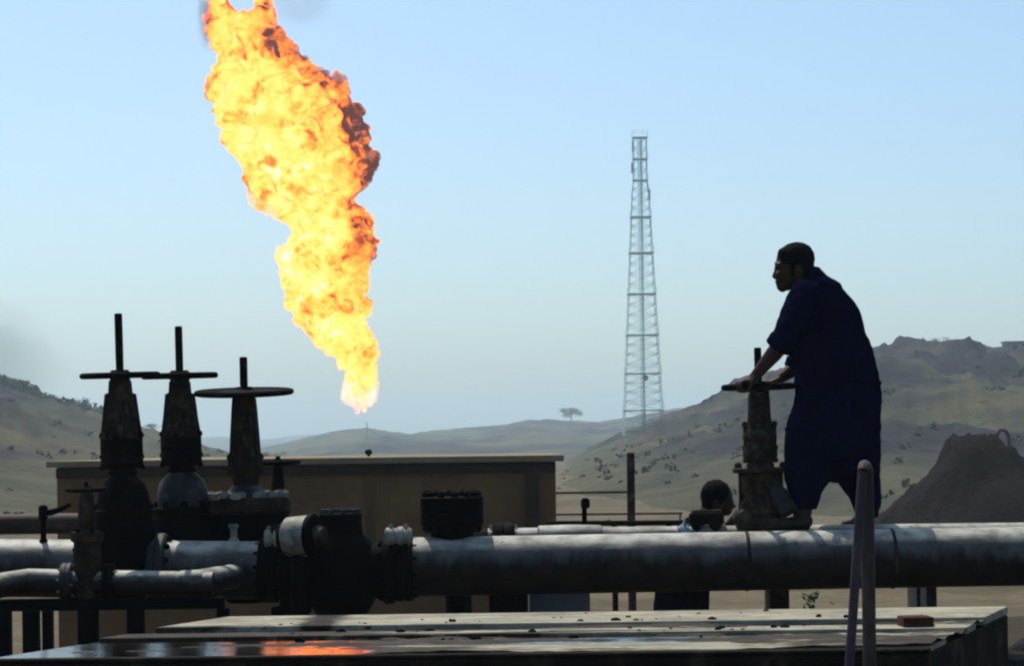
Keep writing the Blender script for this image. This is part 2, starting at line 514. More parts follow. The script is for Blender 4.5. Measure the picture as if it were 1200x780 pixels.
def make_ground():
    xs = sorted({0.0} | {s * v for s in (1, -1) for v in list(np.linspace(0, 14, 29)) + list(np.geomspace(15, 2900, 28))})
    ys = list(np.linspace(-30, -2, 8)) + list(np.linspace(0, 30, 61)) + list(np.geomspace(31, 3900, 46))
    vs, fs = [], []
    for y in ys:
        for x in xs:
            near = 0.05 if y < 24 else 0.12
            vs.append((x, y, ground_z(y) + near * fbm(x * 0.45, y * 0.45) * (0.35 if y < 14 else 1)))
    n = len(xs)
    for j in range(len(ys) - 1):
        for i in range(n - 1):
            a = j * n + i
            fs.append((a, a + 1, a + n + 1, a + n))
    mb = MB(); mb.v = [Vector(v) for v in vs]; mb.f = fs
    return tag(mb.build('ground', M['ground'], angle=80), kind='structure', label='dry tan earth plain with oil-soaked soil under the pipes')
make_ground()

class Hill:
    def __init__(self, crest, d0, dc, d1, amp, seed, power=1.0):
        c = [ang(*p) for p in crest]
        self.u = [a for a, b in c]; self.v = [b for a, b in c]
        self.d0, self.dc, self.d1, self.amp, self.seed, self.pw = d0, dc, d1, amp, seed, power
    def z(self, u, d):
        zc = CAMZ + np.interp(u, self.u, self.v) * self.dc / F
        x = u * d / F
        k = 60.0 / self.dc * 3
        if d <= self.dc:
            t = max((d - self.d0) / (self.dc - self.d0), 0)
            s = t ** self.pw
            s = 0.75 * s + 0.25 * (s * s * (3 - 2 * s))
        else:
            t = min((d - self.dc) / (self.d1 - self.dc), 1)
            s = 1 - t * t * (3 - 2 * t)
            t = 1.0
        h = (zc - (FLAT - 0.6)) * s
        env = min(1, 4 * t) * (1 - 0.72 * max(0, 1 - abs(d - self.dc) / (0.25 * self.dc)))
        q = 6.0 / (self.dc * 0.2)
        n = fbm(x * q, d * q * 0.6, self.seed, 6) + 0.5 * abs(fbm(x * q * 2.6, d * q * 1.2, self.seed + 5, 5))
        return FLAT - 0.6 + h + n * self.amp * env * max(0.2, min(1, h / (self.amp * 3)))
    def mesh(self, name, m, label, u0, u1, nu, nd):
        us = np.linspace(u0, u1, nu)
        ds = list(np.linspace(self.d0, self.dc, nd)) + list(np.linspace(self.dc, self.d1, nd // 2))[1:]
        vs = [(u * d / F, d, self.z(u, d)) for d in ds for u in us]
        fs = [(j * nu + i, j * nu + i + 1, (j + 1) * nu + i + 1, (j + 1) * nu + i) for j in range(len(ds) - 1) for i in range(nu - 1)]
        mb = MB(); mb.v = [Vector(v) for v in vs]; mb.f = fs
        return tag(mb.build(name, m, angle=60), kind='structure', label=label)

hill_right = Hill([(560, 566), (620, 556), (655, 545), (690, 524), (740, 504), (780, 489), (810, 478), (840, 465), (880, 449), (940, 428), (1000, 416), (1035, 411), (1060, 408), (1090, 405), (1140, 406), (1180, 412), (1230, 413), (1400, 426), (1600, 455), (1800, 510), (1950, 560), (2050, 590)],
                  92, 430, 640, 3.6, 3.0, 1.0)
hill_right.mesh('hill', M['hillR'], 'rocky purple-grey and olive hill rising behind the man', -60, 1430, 330, 110)
hill_left = Hill([(-900, 590), (-800, 560), (-640, 500), (-450, 440), (-200, 420), (-60, 440), (0, 452), (40, 466), (70, 478), (120, 488), (160, 500), (200, 510), (240, 522), (270, 531), (330, 540), (380, 548)],
                 95, 360, 520, 2.4, 8.0, 0.95)
hill_left.mesh('hill', M['hillL'], 'dry grass hill on the far left with dark scrub along its ridge', -1480, -210, 250, 80)
hill_mid = Hill([(240, 545), (290, 529), (330, 521), (365, 511), (395, 505), (430, 503), (452, 505), (480, 509), (500, 506), (530, 503), (560, 502), (590, 498), (620, 493), (665, 494), (700, 496), (740, 490), (800, 478), (900, 470)],
                500, 1150, 1600, 9.0, 12.0, 0.9)
hill_mid.mesh('hill', M['hillF'], 'pale olive far ridge in the middle with a lone tree', -370, 330, 190, 60)
hill_far = Hill([(-100, 508), (150, 511), (230, 513), (262, 511), (290, 515), (320, 514), (345, 510), (380, 508), (430, 514), (500, 518), (800, 520)],
                1700, 2900, 3500, 10.0, 21.0, 0.9)
hill_far.mesh('hill', M['hillF'], 'faintest hazy blue ridge on the horizon', -720, 300, 90, 20)

# scrub on the hillsides: nobody could count it
def scrub():
    mb = MB()
    rnd = random.Random(4)
    def bush(c, r):
        vs, fs = [], []
        for _ in range(9):
            p = Vector((rnd.gauss(0, .45), rnd.gauss(0, .45), abs(rnd.gauss(.3, .3)))) * r
            s = r * rnd.uniform(.35, .7)
            a = [Vector((rnd.gauss(0, 1), rnd.gauss(0, 1), rnd.gauss(0, 1))).normalized() * s for _ in range(3)]
            b = len(vs)
            vs += [c + p + a[0], c + p + a[1], c + p + a[2], c + p - a[0] * .6]
            fs += [(b, b + 1, b + 2), (b, b + 2, b + 3), (b + 1, b + 3, b + 2), (b, b + 3, b + 1)]
        mb.add(vs, fs)
    for h, u0, u1, n in ((hill_right, 40, 640, 260), (hill_left, -640, -300, 150)):
        k = 0
        while k < n:
            u, d = rnd.uniform(u0, u1), rnd.uniform(h.d0, h.dc)
            if fbm(u * d / F * 0.03, d * 0.02, 4.0, 3) < rnd.uniform(-0.25, 0.3): continue
            k += 1
            z = h.z(u, d)
            bush(Vector((u * d / F, d, z)), rnd.uniform(0.15, 0.55))
    for k in range(260):     # thicker belt along the left ridge
        u, _ = ang(rnd.uniform(0, 125), 480)
        d = hill_left.dc + rnd.uniform(-25, 3)
        bush(Vector((u * d / F, d, hill_left.z(u, d) + .2)), rnd.uniform(0.5, 1.3))
    return tag(mb.build('scrub', M['foliage'], smooth=False), kind='stuff', label='dark scrub bushes dotted over the hillsides')
scrub()

def tree(px, py, d, h, w, label, z=None, trunk=0.3, n=420, seed=1, group=None):
    rnd = random.Random(seed)
    b = P(px, py, d)
    if z is not None: b.z = z
    t = thing('tree', b, label, 'tree', group)
    tr = MB()
    tr.tube([b - Vector((0, 0, .3)), b + Vector((.05 * h, 0, .25 * h)), b + Vector((0, .03 * h, .55 * h))], [.06 * h, .04 * h, .02 * h], 8)
    for k in range(5):
        a = k * 1.26 + seed
        tr.tube([b + Vector((.02 * h, 0, (.25 + .05 * k) * h)), b + Vector((math.cos(a) * w * .3, math.sin(a) * w * .3, (.5 + .07 * k) * h))], [.025 * h, .008 * h], 6)
    tr.build('trunk', M['bark'], t)
    cl = [Vector((rnd.gauss(0, .22) * w, rnd.gauss(0, .22) * w, h * rnd.uniform(.42, .86))) for _ in range(11)]
    cr_ = MB()
    for _ in range(n):
        c = rnd.choice(cl) + Vector((rnd.gauss(0, .10) * w, rnd.gauss(0, .10) * w, rnd.gauss(0, .07) * h))
        s = h * rnd.uniform(.025, .06)
        a = Vector((rnd.gauss(0, 1), rnd.gauss(0, 1), rnd.gauss(0, 1))).normalized() * s
        e = a.cross(Vector((rnd.gauss(0, 1), rnd.gauss(0, 1), rnd.gauss(0, 1)))).normalized() * s * .7
        cr_.add([b + c + a, b + c + e, b + c - a, b + c - e], [(0, 1, 2, 3)])
    cr_.build('crown', M['foliage'], t, smooth=False)
    return t
def hz(h, px, py, d):
    return h.z(ang(px, py)[0], d)
tree(669, 496, 1140, 7.5, 10.0, 'lone hazy round tree on the far middle ridge', z=hz(hill_mid, 669, 496, 1140) - .3, seed=3, n=1500)
tree(1101, 406, 428, 2.1, 4.2, 'wide dark bush on top of the right hill', z=hz(hill_right, 1101, 406, 428) - .4, seed=5)
tree(97, 482, 356, 2.6, 3.4, 'dark tree on the left ridge, outermost left of the first tall valve', z=hz(hill_left, 97, 482, 356) - .3, seed=8, group='trees on the left ridge')
tree(60, 476, 357, 2.2, 3.2, 'dark low tree on the left ridge nearest the picture edge', z=hz(hill_left, 60, 476, 357) - .3, seed=9, group='trees on the left ridge')
tree(178, 503, 358, 1.7, 3.0, 'small dark tree seen between the two tallest valves', z=hz(hill_left, 178, 503, 358) - .3, seed=10, group='trees on the left ridge')
tree(318, 529, 300, 1.9, 2.6, 'dark bush seen just right of the third valve column', z=-1.2 + .6, seed=11)

# stone hut at the right end of the ridge
b = P(1192, 412, 430); b.z = hz(hill_right, 1192, 412, 430) - .5
hut = thing('hut', b, 'small grey stone hut on the ridge at the right edge', 'hut')
mb = MB(); mb.box(b + Vector((0, 2, 1.2)), (4.2, 4, 2.4), bev=.08); mb.build('wall', M['stone'], hut)
mb = MB(); mb.box(b + Vector((0, 2, 2.5)), (4.7, 4.5, .24), bev=.05); mb.build('roof', M['stone'], hut)
mb = MB(); mb.box(b + Vector((-.4, -.02, .9)), (.9, .1, 1.7)); mb.build('door', M['oily'], hut)

# dark spoil heap on the right
def heap():
    d = 62.0
    s = S(d)
    prof = [(1010, 622), (1030, 606), (1042, 596), (1055, 588), (1068, 580), (1080, 567), (1092, 556), (1104, 543), (1112, 530), (1116, 514), (1122, 510), (1163, 510), (1172, 517), (1184, 527), (1200, 540), (1225, 556), (1260, 585), (1300, 622)]
    uu = [ang(*p)[0] for p in prof]; vv = [ang(*p)[1] for p in prof]
    base = FLAT
    us = np.linspace(uu[0], uu[-1], 90)
    vs, fs = [], []
    N = 40
    for j in range(N + 1):
        t = -1 + 2 * j / N
        for u in us:
            hh = (CAMZ + np.interp(u, uu, vv) * d / F) - base
            k = (1 - abs(t) ** 1.5)
            y = d + t * 6.5
            x = u * d / F
            n = fbm(x * .7, y * .7, 2.0, 6) * .38 * min(1, hh) + .22 * abs(fbm(x * 2.5, y * 2.5, 7.0, 4))
            vs.append((x, y, base - .3 + max(0, (hh + .3) * k + n * k * (1 - .7 * (abs(t) < .08)))))
    n_ = len(us)
    fs = [(j * n_ + i, j * n_ + i + 1, (j + 1) * n_ + i + 1, (j + 1) * n_ + i) for j in range(N) for i in range(n_ - 1)]
    mb = MB(); mb.v = [Vector(v) for v in vs]; mb.f = fs
    c = P(1130, 600, d); c.z = base
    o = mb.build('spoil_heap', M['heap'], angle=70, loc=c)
    tag(o, 'steep dark brown flat-topped earth heap on the right', 'earth heap')
heap()
# bent rusty pipe standing behind the heap's top
d = 66.0
pts = [P(1182, 560, d), P(1183, 522, d), P(1182, 510, d), P(1178, 504, d), P(1172, 503, d), P(1168, 508, d), P(1168, 514, d)]
mb = MB(); mb.tube(pts, .06, 10)
tag(mb.build('bent_pipe', M['pink'], loc=pts[0]), 'rusty pink hooked vent pipe poking up behind the dark heap', 'pipe')

# ------------------------------------------------------------------ lattice tower
def tower():
    d = 345.0
    s = S(d)
    bx = ang(754, 505)[0] * d / F
    zb = hill_right.z(bx * F / d, d)
    ztop = CAMZ + ang(749, 160)[1] * d / F
    t = thing('lattice_tower', (bx, d, zb), 'tall pale green steel lattice tower standing on the hill', 'tower')
    rows0 = [520, 500, 481, 459, 438, 415, 393, 369, 345, 321, 297, 276, 255, 233, 212, 187, 162]
    rows = []
    for i_ in range(len(rows0) - 1): rows += [rows0[i_], (rows0[i_] + rows0[i_ + 1]) / 2]
    rows.append(rows0[-1])
    def half(py):
        if py > 212: return (9.0 + (py - 212) * (23 - 9.0) / (505 - 212)) / s
        return 7.6 / s
    lev = []
    for py in rows:
        v = ang(751, py)[1]
        z = CAMZ + v * d / F
        lev.append((z if py != 520 else zb - .6, half(py)))
    leg = .058
    cor = lambda k, i: Vector((bx + (1 if k in (0, 1) else -1) * lev[i][1], d + (1 if k in (1, 2) else -1) * lev[i][1], lev[i][0]))
    for k in range(4):
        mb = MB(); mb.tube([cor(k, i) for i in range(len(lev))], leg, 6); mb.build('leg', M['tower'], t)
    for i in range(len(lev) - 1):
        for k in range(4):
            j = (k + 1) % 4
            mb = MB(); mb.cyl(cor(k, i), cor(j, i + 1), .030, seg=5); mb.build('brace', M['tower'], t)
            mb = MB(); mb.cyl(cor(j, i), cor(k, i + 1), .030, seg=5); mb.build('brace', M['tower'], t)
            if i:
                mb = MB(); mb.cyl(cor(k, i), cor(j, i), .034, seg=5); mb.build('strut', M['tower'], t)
    for py in (481, 438, 393, 345, 297, 255, 212, 187, 162):
        z = CAMZ + ang(751, py)[1] * d / F
        h = half(py) + .18
        mb = MB(); mb.box((bx, d, z + .05), (2 * h, 2 * h, .07)); pf = mb.build('platform', M['tower'], t)
        mb = MB()
        for k in range(4):
            a = Vector((bx + (1 if k in (0, 1) else -1) * h, d + (1 if k in (1, 2) else -1) * h, z + 1.0))
            b_ = Vector((bx + (1 if k in (3, 0) else -1) * h, d + (1 if k in (0, 1) else -1) * h, z + 1.0))
            mb.cyl(a, b_, .022, seg=5); mb.cyl(a - Vector((0, 0, 1)), a, .022, seg=5)
        mb.build('railing', M['tower'], pf)
    mb = MB()
    for sx in (-.28, .28): mb.cyl((bx + sx, d - .5, zb), (bx + sx, d - .5, ztop), .06, seg=5)
    for k in range(int((ztop - zb) / .6)):
        mb.cyl((bx - .28, d - .5, zb + k * .6), (bx + .28, d - .5, zb + k * .6), .03, seg=4)
    mb.build('ladder', M['tower'], t)
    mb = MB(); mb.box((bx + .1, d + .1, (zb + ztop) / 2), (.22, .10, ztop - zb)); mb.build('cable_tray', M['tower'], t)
    mb = MB(); mb.cyl((bx + .5, d, ztop), (bx + .5, d, ztop + 1.2), .03, seg=6); mb.build('antenna', M['tower'], t)
    for k, (py, sx) in enumerate(((197, -1.25), (229, 1.35), (172, -1.1))):
        z = CAMZ + ang(751, py)[1] * d / F
        mb = MB(); mb.box((bx + sx, d - .4, z), (.35, .3, 1.7), bev=.04); mb.build('antenna_panel', M['tower'], t)
    z = CAMZ + ang(751, 443)[1] * d / F
    mb = MB(); mb.lathe([(.08, 0), (.42, .15), (.45, .18), (.08, .12)], (bx + .3, d - 1.9, z), (0, -1, 0), 16); mb.build('dish', M['pale'], t)
tower()

# ------------------------------------------------------------------ building
def building():
    d = 30.0
    L, Rr = P(66, 545, d), P(651, 540, d)
    zt = P(360, 544, d).z
    x0, x1, dep = L.x, Rr.x, 6.0
    z0 = FLAT - .1
    t = thing('building', ((x0 + x1) / 2, d, z0), 'long low brown mud-plastered building with a flat pale roof', 'building')
    mb = MB(); mb.box(((x0 + x1) / 2, d + dep / 2, (z0 + zt) / 2), (x1 - x0, dep, zt - z0), bev=.02); mb.build('wall', M['plaster'], t)
    mb = MB(); mb.box(((x0 + x1) / 2, d + dep / 2, zt + .045), (x1 - x0 + .22, dep + .3, .085), bev=.012); mb.build('roof', M['roof'], t)
    pa = P(615, 560, d).x; pb = P(632, 560, d).x
    mb = MB(); mb.box(((pa + pb) / 2, d - .05, (z0 + zt) / 2 - .03), (pb - pa, .12, zt - z0 - .07), bev=.01); mb.build('pilaster', M['plaster_dark'], t)
    mb = MB(); mb.box(((x0 + x1) / 2 , d - .02, zt - .08), (x1 - x0, .06, .13), bev=.01); mb.build('fascia', M['plaster_dark'], t)
    k = P(432, 536, d + 2)
    k.z = zt + .09
    c = thing('roof_vent', k, 'small dark round vent on the brown building roof', 'vent')
    mb = MB(); mb.cyl(k, k + Vector((0, 0, .03)), .02); mb.build('spout', M['black'], c)
    mb = MB(); mb.ball(k + Vector((0, 0, .06)), (.055, .055, .045)); mb.build('cap', M['black'], c)
building()

# ------------------------------------------------------------------ posts, rails and pipes of the middle distance
d = 25.0
p = P(740, 612, d); top = P(740, 530, d)
b = Vector((p.x, d, FLAT))
mb = MB(); mb.lathe([(.045, 0), (.045, top.z - FLAT - .01), (.035, top.z - FLAT)], b, seg=12)
tag(mb.build('post', M['rust'], loc=b), 'tall dark brown steel post standing right of the building', 'post')
d = 42.0
for py, r, lab, mk in ((578, .022, 'thin dark pipe rail between the building and the tall post, upper one', 'rust'),
                       (603, .025, 'thin brown pipe rail low beside the building, lower one', 'maroon')):
    a, b = P(600, py, d), P(738 if py < 590 else 800, py - 2, d)
    t = thing('pipe_rail', (a.x, d, FLAT), lab, 'rail')
    mb = MB(); mb.rod(a, b, r); mb.build('rail', M[mk], t)
    for k in range(2):
        q = a.lerp(b, (.05, .985)[k])
        mb = MB(); mb.cyl((q.x, q.y, FLAT - .1), (q.x, q.y, q.z - r * .9), .02); mb.build('support', M['rust'], t)
    d += 6
d = 17.0
a, b = P(-90, 615, d), P(150, 612, d)
t = thing('rusty_pipe', (a.x, d, 0), 'thick rusty maroon pipe behind the left valves', 'pipe')
mb = MB(); mb.rod(a, b, 12 / S(d), 24, .05); mb.build('pipe_wall', M['maroon'], t)
for k in (.2, .8):
    q = a.lerp(b, k)
    gz = ground_z(d) - .1
    mb = MB(); mb.box((q.x, q.y, (gz + q.z - .07) / 2), (.14, .14, q.z - .07 - gz)); mb.build('support', M['rust'], t)
# low dark pipe running along the ground
d = 19.0
a, b = P(640, 613, d), P(800, 612, d)
t = thing('ground_pipe', (a.x, d, FLAT * .7), 'dark pipe run low behind the white pipes', 'pipe')
mb = MB(); mb.rod(a, b, 3.2 / S(d), 14, .05); mb.build('pipe_wall', M['oily'], t)
for k in (.1, .5, .9):
    q = a.lerp(b, k); gz = ground_z(d) - .1
    mb = MB(); mb.cyl((q.x, q.y, gz), (q.x, q.y, q.z - .02), .025); mb.build('support', M['oily'], t)

# ------------------------------------------------------------------ pipelines
DF, DB, DS = 12.0, 12.45, 11.4
def bolt_ring(parent, o, ax, r, n, br, bh, m, phase=0.0, seg=6, name='bolt'):
    ax = Vector(ax).normalized()
    tt = Vector((1, 0, 0)) if abs(ax.x) < 0.9 else Vector((0, 0, 1))
    e1 = (tt - ax * tt.dot(ax)).normalized(); e2 = ax.cross(e1)
    base = None
    par = ORG[parent.name]
    for k in range(n):
        a = 2 * math.pi * k / n + phase
        c = Vector(o) + (e1 * math.cos(a) + e2 * math.sin(a)) * r
        if base is None:
            mb = MB(); mb.lathe([(br, 0), (br, bh * .75), (br * .8, bh * .8), (br * .55, bh * .82), (br * .55, bh)], c, ax, seg)
            base = mb.build(name, m, parent, angle=25)
            c0 = c
        else:
            q = base.copy(); COL.objects.link(q); q.parent = parent
            q.location = c - c0
            ORG[q.name] = par
def axis_flange(parent, o, ax, r, th, m, bm, n=10, br=None, name='flange', bolts=True):
    ax = Vector(ax).normalized()
    mb = MB(); e = th * .12
    mb.lathe([(r - e, 0), (r, e), (r, th * .46), (r - e, th * .48), (r - e, th * .52), (r, th * .54), (r, th - e), (r - e, th)], Vector(o) - ax * th / 2, ax, 28)
    fl = mb.build(name, m, parent)
    if bolts:
        br = br or r * .085
        bolt_ring(fl, Vector(o) + ax * th / 2, ax, r * .84, n, br, br * 1.7, bm, .16)
        bolt_ring(fl, Vector(o) - ax * th / 2, -ax, r * .84, n, br, br * 1.7, bm, .16)
    return fl

# front main pipe, right run
a, b = P(470, 664, DF), P(1330, 649, DF)
b = a.lerp(b, 2.2)
axm = (b - a).normalized()
t = thing('main_pipe', a, 'big weathered white pipe running right under the standing man', 'pipeline')
rp = 34.5 / S(DF)
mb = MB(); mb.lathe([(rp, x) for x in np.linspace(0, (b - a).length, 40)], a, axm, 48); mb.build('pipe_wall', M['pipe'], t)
q = a.lerp(b, .062)
for xx in ((875 - 470) / 1892, (1045 - 470) / 1892, .78):                                     # weld collar
    q = a.lerp(b, xx); mb = MB(); mb.lathe([(rp - .002, -.012), (rp + .004, -.006), (rp + .004, .006), (rp - .002, .012)], q, axm, 40); mb.build('weld', M['rust'], t)
fl = axis_flange(t, P(474, 665, DF), axm, 39 / S(DF), 22 / S(DF), M['oily'], M['oily'], 12)
# capped tee on the main pipe
def studded_cap(px, ytop, ybot, hw, D, label):
    s = S(D)
    r = hw / s
    base = P(px, ybot, D); zt = P(px, ytop, D).z
    t = thing('capped_riser', base, label, 'pipe fitting')
    mb = MB(); mb.lathe([(r * .70, -.06), (r * .68, .05), (r * .72, .07)], base, seg=28); mb.build('neck', M['oily'], t)
    h = zt - base.z
    mb = MB(); mb.lathe([(r * .97, .07), (r, .075), (r, h * .53), (r * .97, h * .55)], base, seg=32); f1 = mb.build('flange', M['black'], t)
    mb = MB(); mb.lathe([(r * .97, h * .56), (r, h * .575), (r, h * .86), (r * .96, h * .88)], base, seg=32); f2 = mb.build('blind_flange', M['black'], t)
    bolt_ring(f2, base + Vector((0, 0, h * .88)), (0, 0, 1), r * .82, 12, .022, h * .13, M['oily'], .13)
    bolt_ring(f1, base + Vector((0, 0, .07)), (0, 0, -1), r * .82, 12, .022, .04, M['oily'], .13)
studded_cap(530, 575, 630, 37, DF + .05, 'black blind-flanged riser with studs on top of the main pipe')

# rear pipe
a2, b2 = P(574, 634, DB), P(1330, 626, DB)
axb = (b2 - a2).normalized()
rb = 31 / S(DB) * .5
rb = .085
RBY = 16
t = thing('rear_pipe', a2, 'narrower white pipe running just behind the main pipe', 'pipeline')
a2, b2 = P(572, 634, DB), P(1330, 628, DB)
b2 = a2.lerp(b2, 2.3)
rb = 15.5 / S(DB)
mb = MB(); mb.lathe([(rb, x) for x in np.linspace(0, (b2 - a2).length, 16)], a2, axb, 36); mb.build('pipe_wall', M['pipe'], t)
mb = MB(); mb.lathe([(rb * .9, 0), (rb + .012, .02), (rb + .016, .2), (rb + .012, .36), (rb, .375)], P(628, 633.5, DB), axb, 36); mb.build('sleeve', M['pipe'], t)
axis_flange(t, P(590, 634, DB), axb, 22 / S(DB), 26 / S(DB), M['oily'], M['pale'], 8)
axis_flange(t, P(699, 633, DB), axb, 17.5 / S(DB), 9 / S(DB), M['oily'], M['oily'], 8, bolts=False, name='coupling')
# elbow at its left end goes down
e0 = P(574, 634, DB)
mb = MB(); mb.tube([e0, e0 + Vector((-.08, 0, -.01)), e0 + Vector((-.15, 0, -.06)), e0 + Vector((-.18, 0, -.14)), e0 + Vector((-.18, 0, -1.2))], rb, 20); mb.build('elbow', M['oily'], t)

# supports seen in the gap below the main pipe
def block(px0, px1, D, label, m, name='pipe_support', ytop=688):
    a, b = P(px0, ytop, D), P(px1, ytop, D)
    gz = ground_z(D) - .08
    w = b.x - a.x
    base = Vector(((a.x + b.x) / 2, D, gz))
    t = thing(name, base, label, 'pipe support', 'supports under the pipes')
    h = a.z - gz
    mb = MB(); mb.box(base + Vector((0, 0, h * .5 - .03)), (w, .3, h - .06), bev=.012); mb.build('pedestal', m, t)
    mb = MB(); mb.box(base + Vector((0, 0, h - .03)), (w * .94, .34, .055), bev=.008); mb.build('saddle', m, t)
block(573, 617, DB, 'dark support under the main pipe below the studded riser', M['oily'], ytop=668)
block(619, 690, DB + .3, 'broad grey-blue concrete support under the main pipe', M['grey_blue'], ytop=662)
block(899, 921, DB, 'narrow dark support under the main pipe below the right valve', M['rust'], ytop=668)
block(1079, 1092, DB + .1, 'thin grey support under the main pipe right of the handrail', M['greysteel'], ytop=668)
block(1068, 1076, DB + .3, 'thinnest grey support under the main pipe right of the handrail', M['greysteel'], ytop=668)
block(330, 350, DB + .1, 'dark support under the left pipes beside the check valve', M['oily'], ytop=690)

# left run of the pipe
a3, b3 = P(-110, 664, DF), P(322, 668, DF)
a3 = b3.lerp(a3, 2.6)
ax3 = (b3 - a3).normalized()
t = thing('left_pipe', a3, 'weathered white pipe at the left edge passing behind the small valve', 'pipeline')
r3 = 34 / S(DF)
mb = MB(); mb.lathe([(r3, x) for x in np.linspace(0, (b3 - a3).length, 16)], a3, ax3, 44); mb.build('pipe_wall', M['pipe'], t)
axis_flange(t, P(316, 668, DF), ax3, 38 / S(DF), 24 / S(DF), M['oily'], M['oily'], 12)
axis_flange(t, P(186, 666, DF), ax3, 42 / S(DF), 20 / S(DF), M['greysteel'], M['oily'], 12)
axis_flange(t, P(104, 664, DF), ax3, 41 / S(DF), 16 / S(DF), M['greysteel'], M['oily'], 12)

# lever cock standing on the left pipe
q = P(51, 637, DF - .05); s = S(DF)
t = thing('lever_cock', q, 'black lever cock standing on the left white pipe', 'valve')
mb = MB(); mb.lathe([(5 / s, -.06), (5 / s, .02), (3.5 / s, .03), (3.2 / s, .13), (5.5 / s, .14), (5.5 / s, .2), (3 / s, .21)], q, seg=14); mb.build('body', M['black'], t)
mb = MB(); mb.tube([P(49, 600, DF - .05), P(60, 600, DF - .05), P(72, 596, DF - .06), P(82, 591, DF - .08)], [.018, .018, .014, .012], 8); mb.build('lever', M['black'], t)

# small front pipe
t = thing('small_pipe', P(60, 680, DS), 'thin grey pipe in front at lower left with a bent end', 'pipeline')
s = S(DS); r4 = 14.5 / s
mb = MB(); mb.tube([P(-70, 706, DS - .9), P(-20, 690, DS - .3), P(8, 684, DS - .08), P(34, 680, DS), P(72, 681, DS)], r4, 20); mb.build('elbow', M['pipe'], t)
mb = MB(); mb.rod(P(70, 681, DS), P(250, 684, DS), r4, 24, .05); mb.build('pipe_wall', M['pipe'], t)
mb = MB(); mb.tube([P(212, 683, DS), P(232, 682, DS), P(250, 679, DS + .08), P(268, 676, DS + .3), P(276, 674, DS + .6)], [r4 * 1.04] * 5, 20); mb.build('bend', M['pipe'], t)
axis_flange(t, P(79, 681, DS), (1, 0, -.01), 22 / s, 13 / s, M['greysteel'], M['pale'], 8)
axis_flange(t, P(128, 682, DS), (1, 0, -.01), 22 / s, 12 / s, M['oily'], M['oily'], 8)

# pipe rack at lower left
D = 11.35
t = thing('pipe_rack', P(90, 780, D), 'black steel pipe rack with posts at lower left', 'pipe rack')
a, b = P(-90, 706, D), P(262, 709, D)
mb = MB(); mb.box((a + b) / 2, ((b - a).length, .12, 13 / S(D)), bev=.006); mb.build('beam', M['black'], t)
for x0, x1 in ((-3, 12), (28, 45), (51, 61), (93, 114), (150, 168), (255, 268)):
    q0, q1 = P(x0, 712, D), P(x1, 712, D)
    gz = -.1
    mb = MB(); mb.box(((q0.x + q1.x) / 2, D, (gz + q0.z) / 2), (q1.x - q0.x, .1, q0.z - gz), bev=.006); mb.build('post', M['black'], t)

# ------------------------------------------------------------------ gate valves
def handwheel(parent, c, Rw, r, m, tilt=0.0, hub=(0.05, 0.06), nsp=4, solid=False):
    rot = Matrix.Rotation(tilt, 3, 'X')
    mb = MB()
    mb.tube([Vector(c) + rot @ Vector((math.cos(a) * (Rw - r), math.sin(a) * (Rw - r), 0)) for a in np.linspace(0, 2 * math.pi, 41)[:-1]], r, 10, closed=True)
    w = mb.build('handwheel', m, parent)
    for k in range(nsp):
        a = k * 2 * math.pi / nsp + .5
        e = Vector((math.cos(a), math.sin(a), 0))
        mb = MB(); mb.cap(Vector(c) + rot @ (e * hub[0] * .7), Vector(c) + rot @ (e * (Rw - r)), r * .95, r * .7, 8); mb.build('spoke', m, w)
    mb = MB(); mb.lathe([(hub[0] * .85, -hub[1] * .5), (hub[0], -hub[1] * .35), (hub[0], hub[1] * .3), (hub[0] * .8, hub[1] * .5)], c, rot @ Vector((0, 0, 1)), 8)
    mb.build('hub', m, w)
    return w

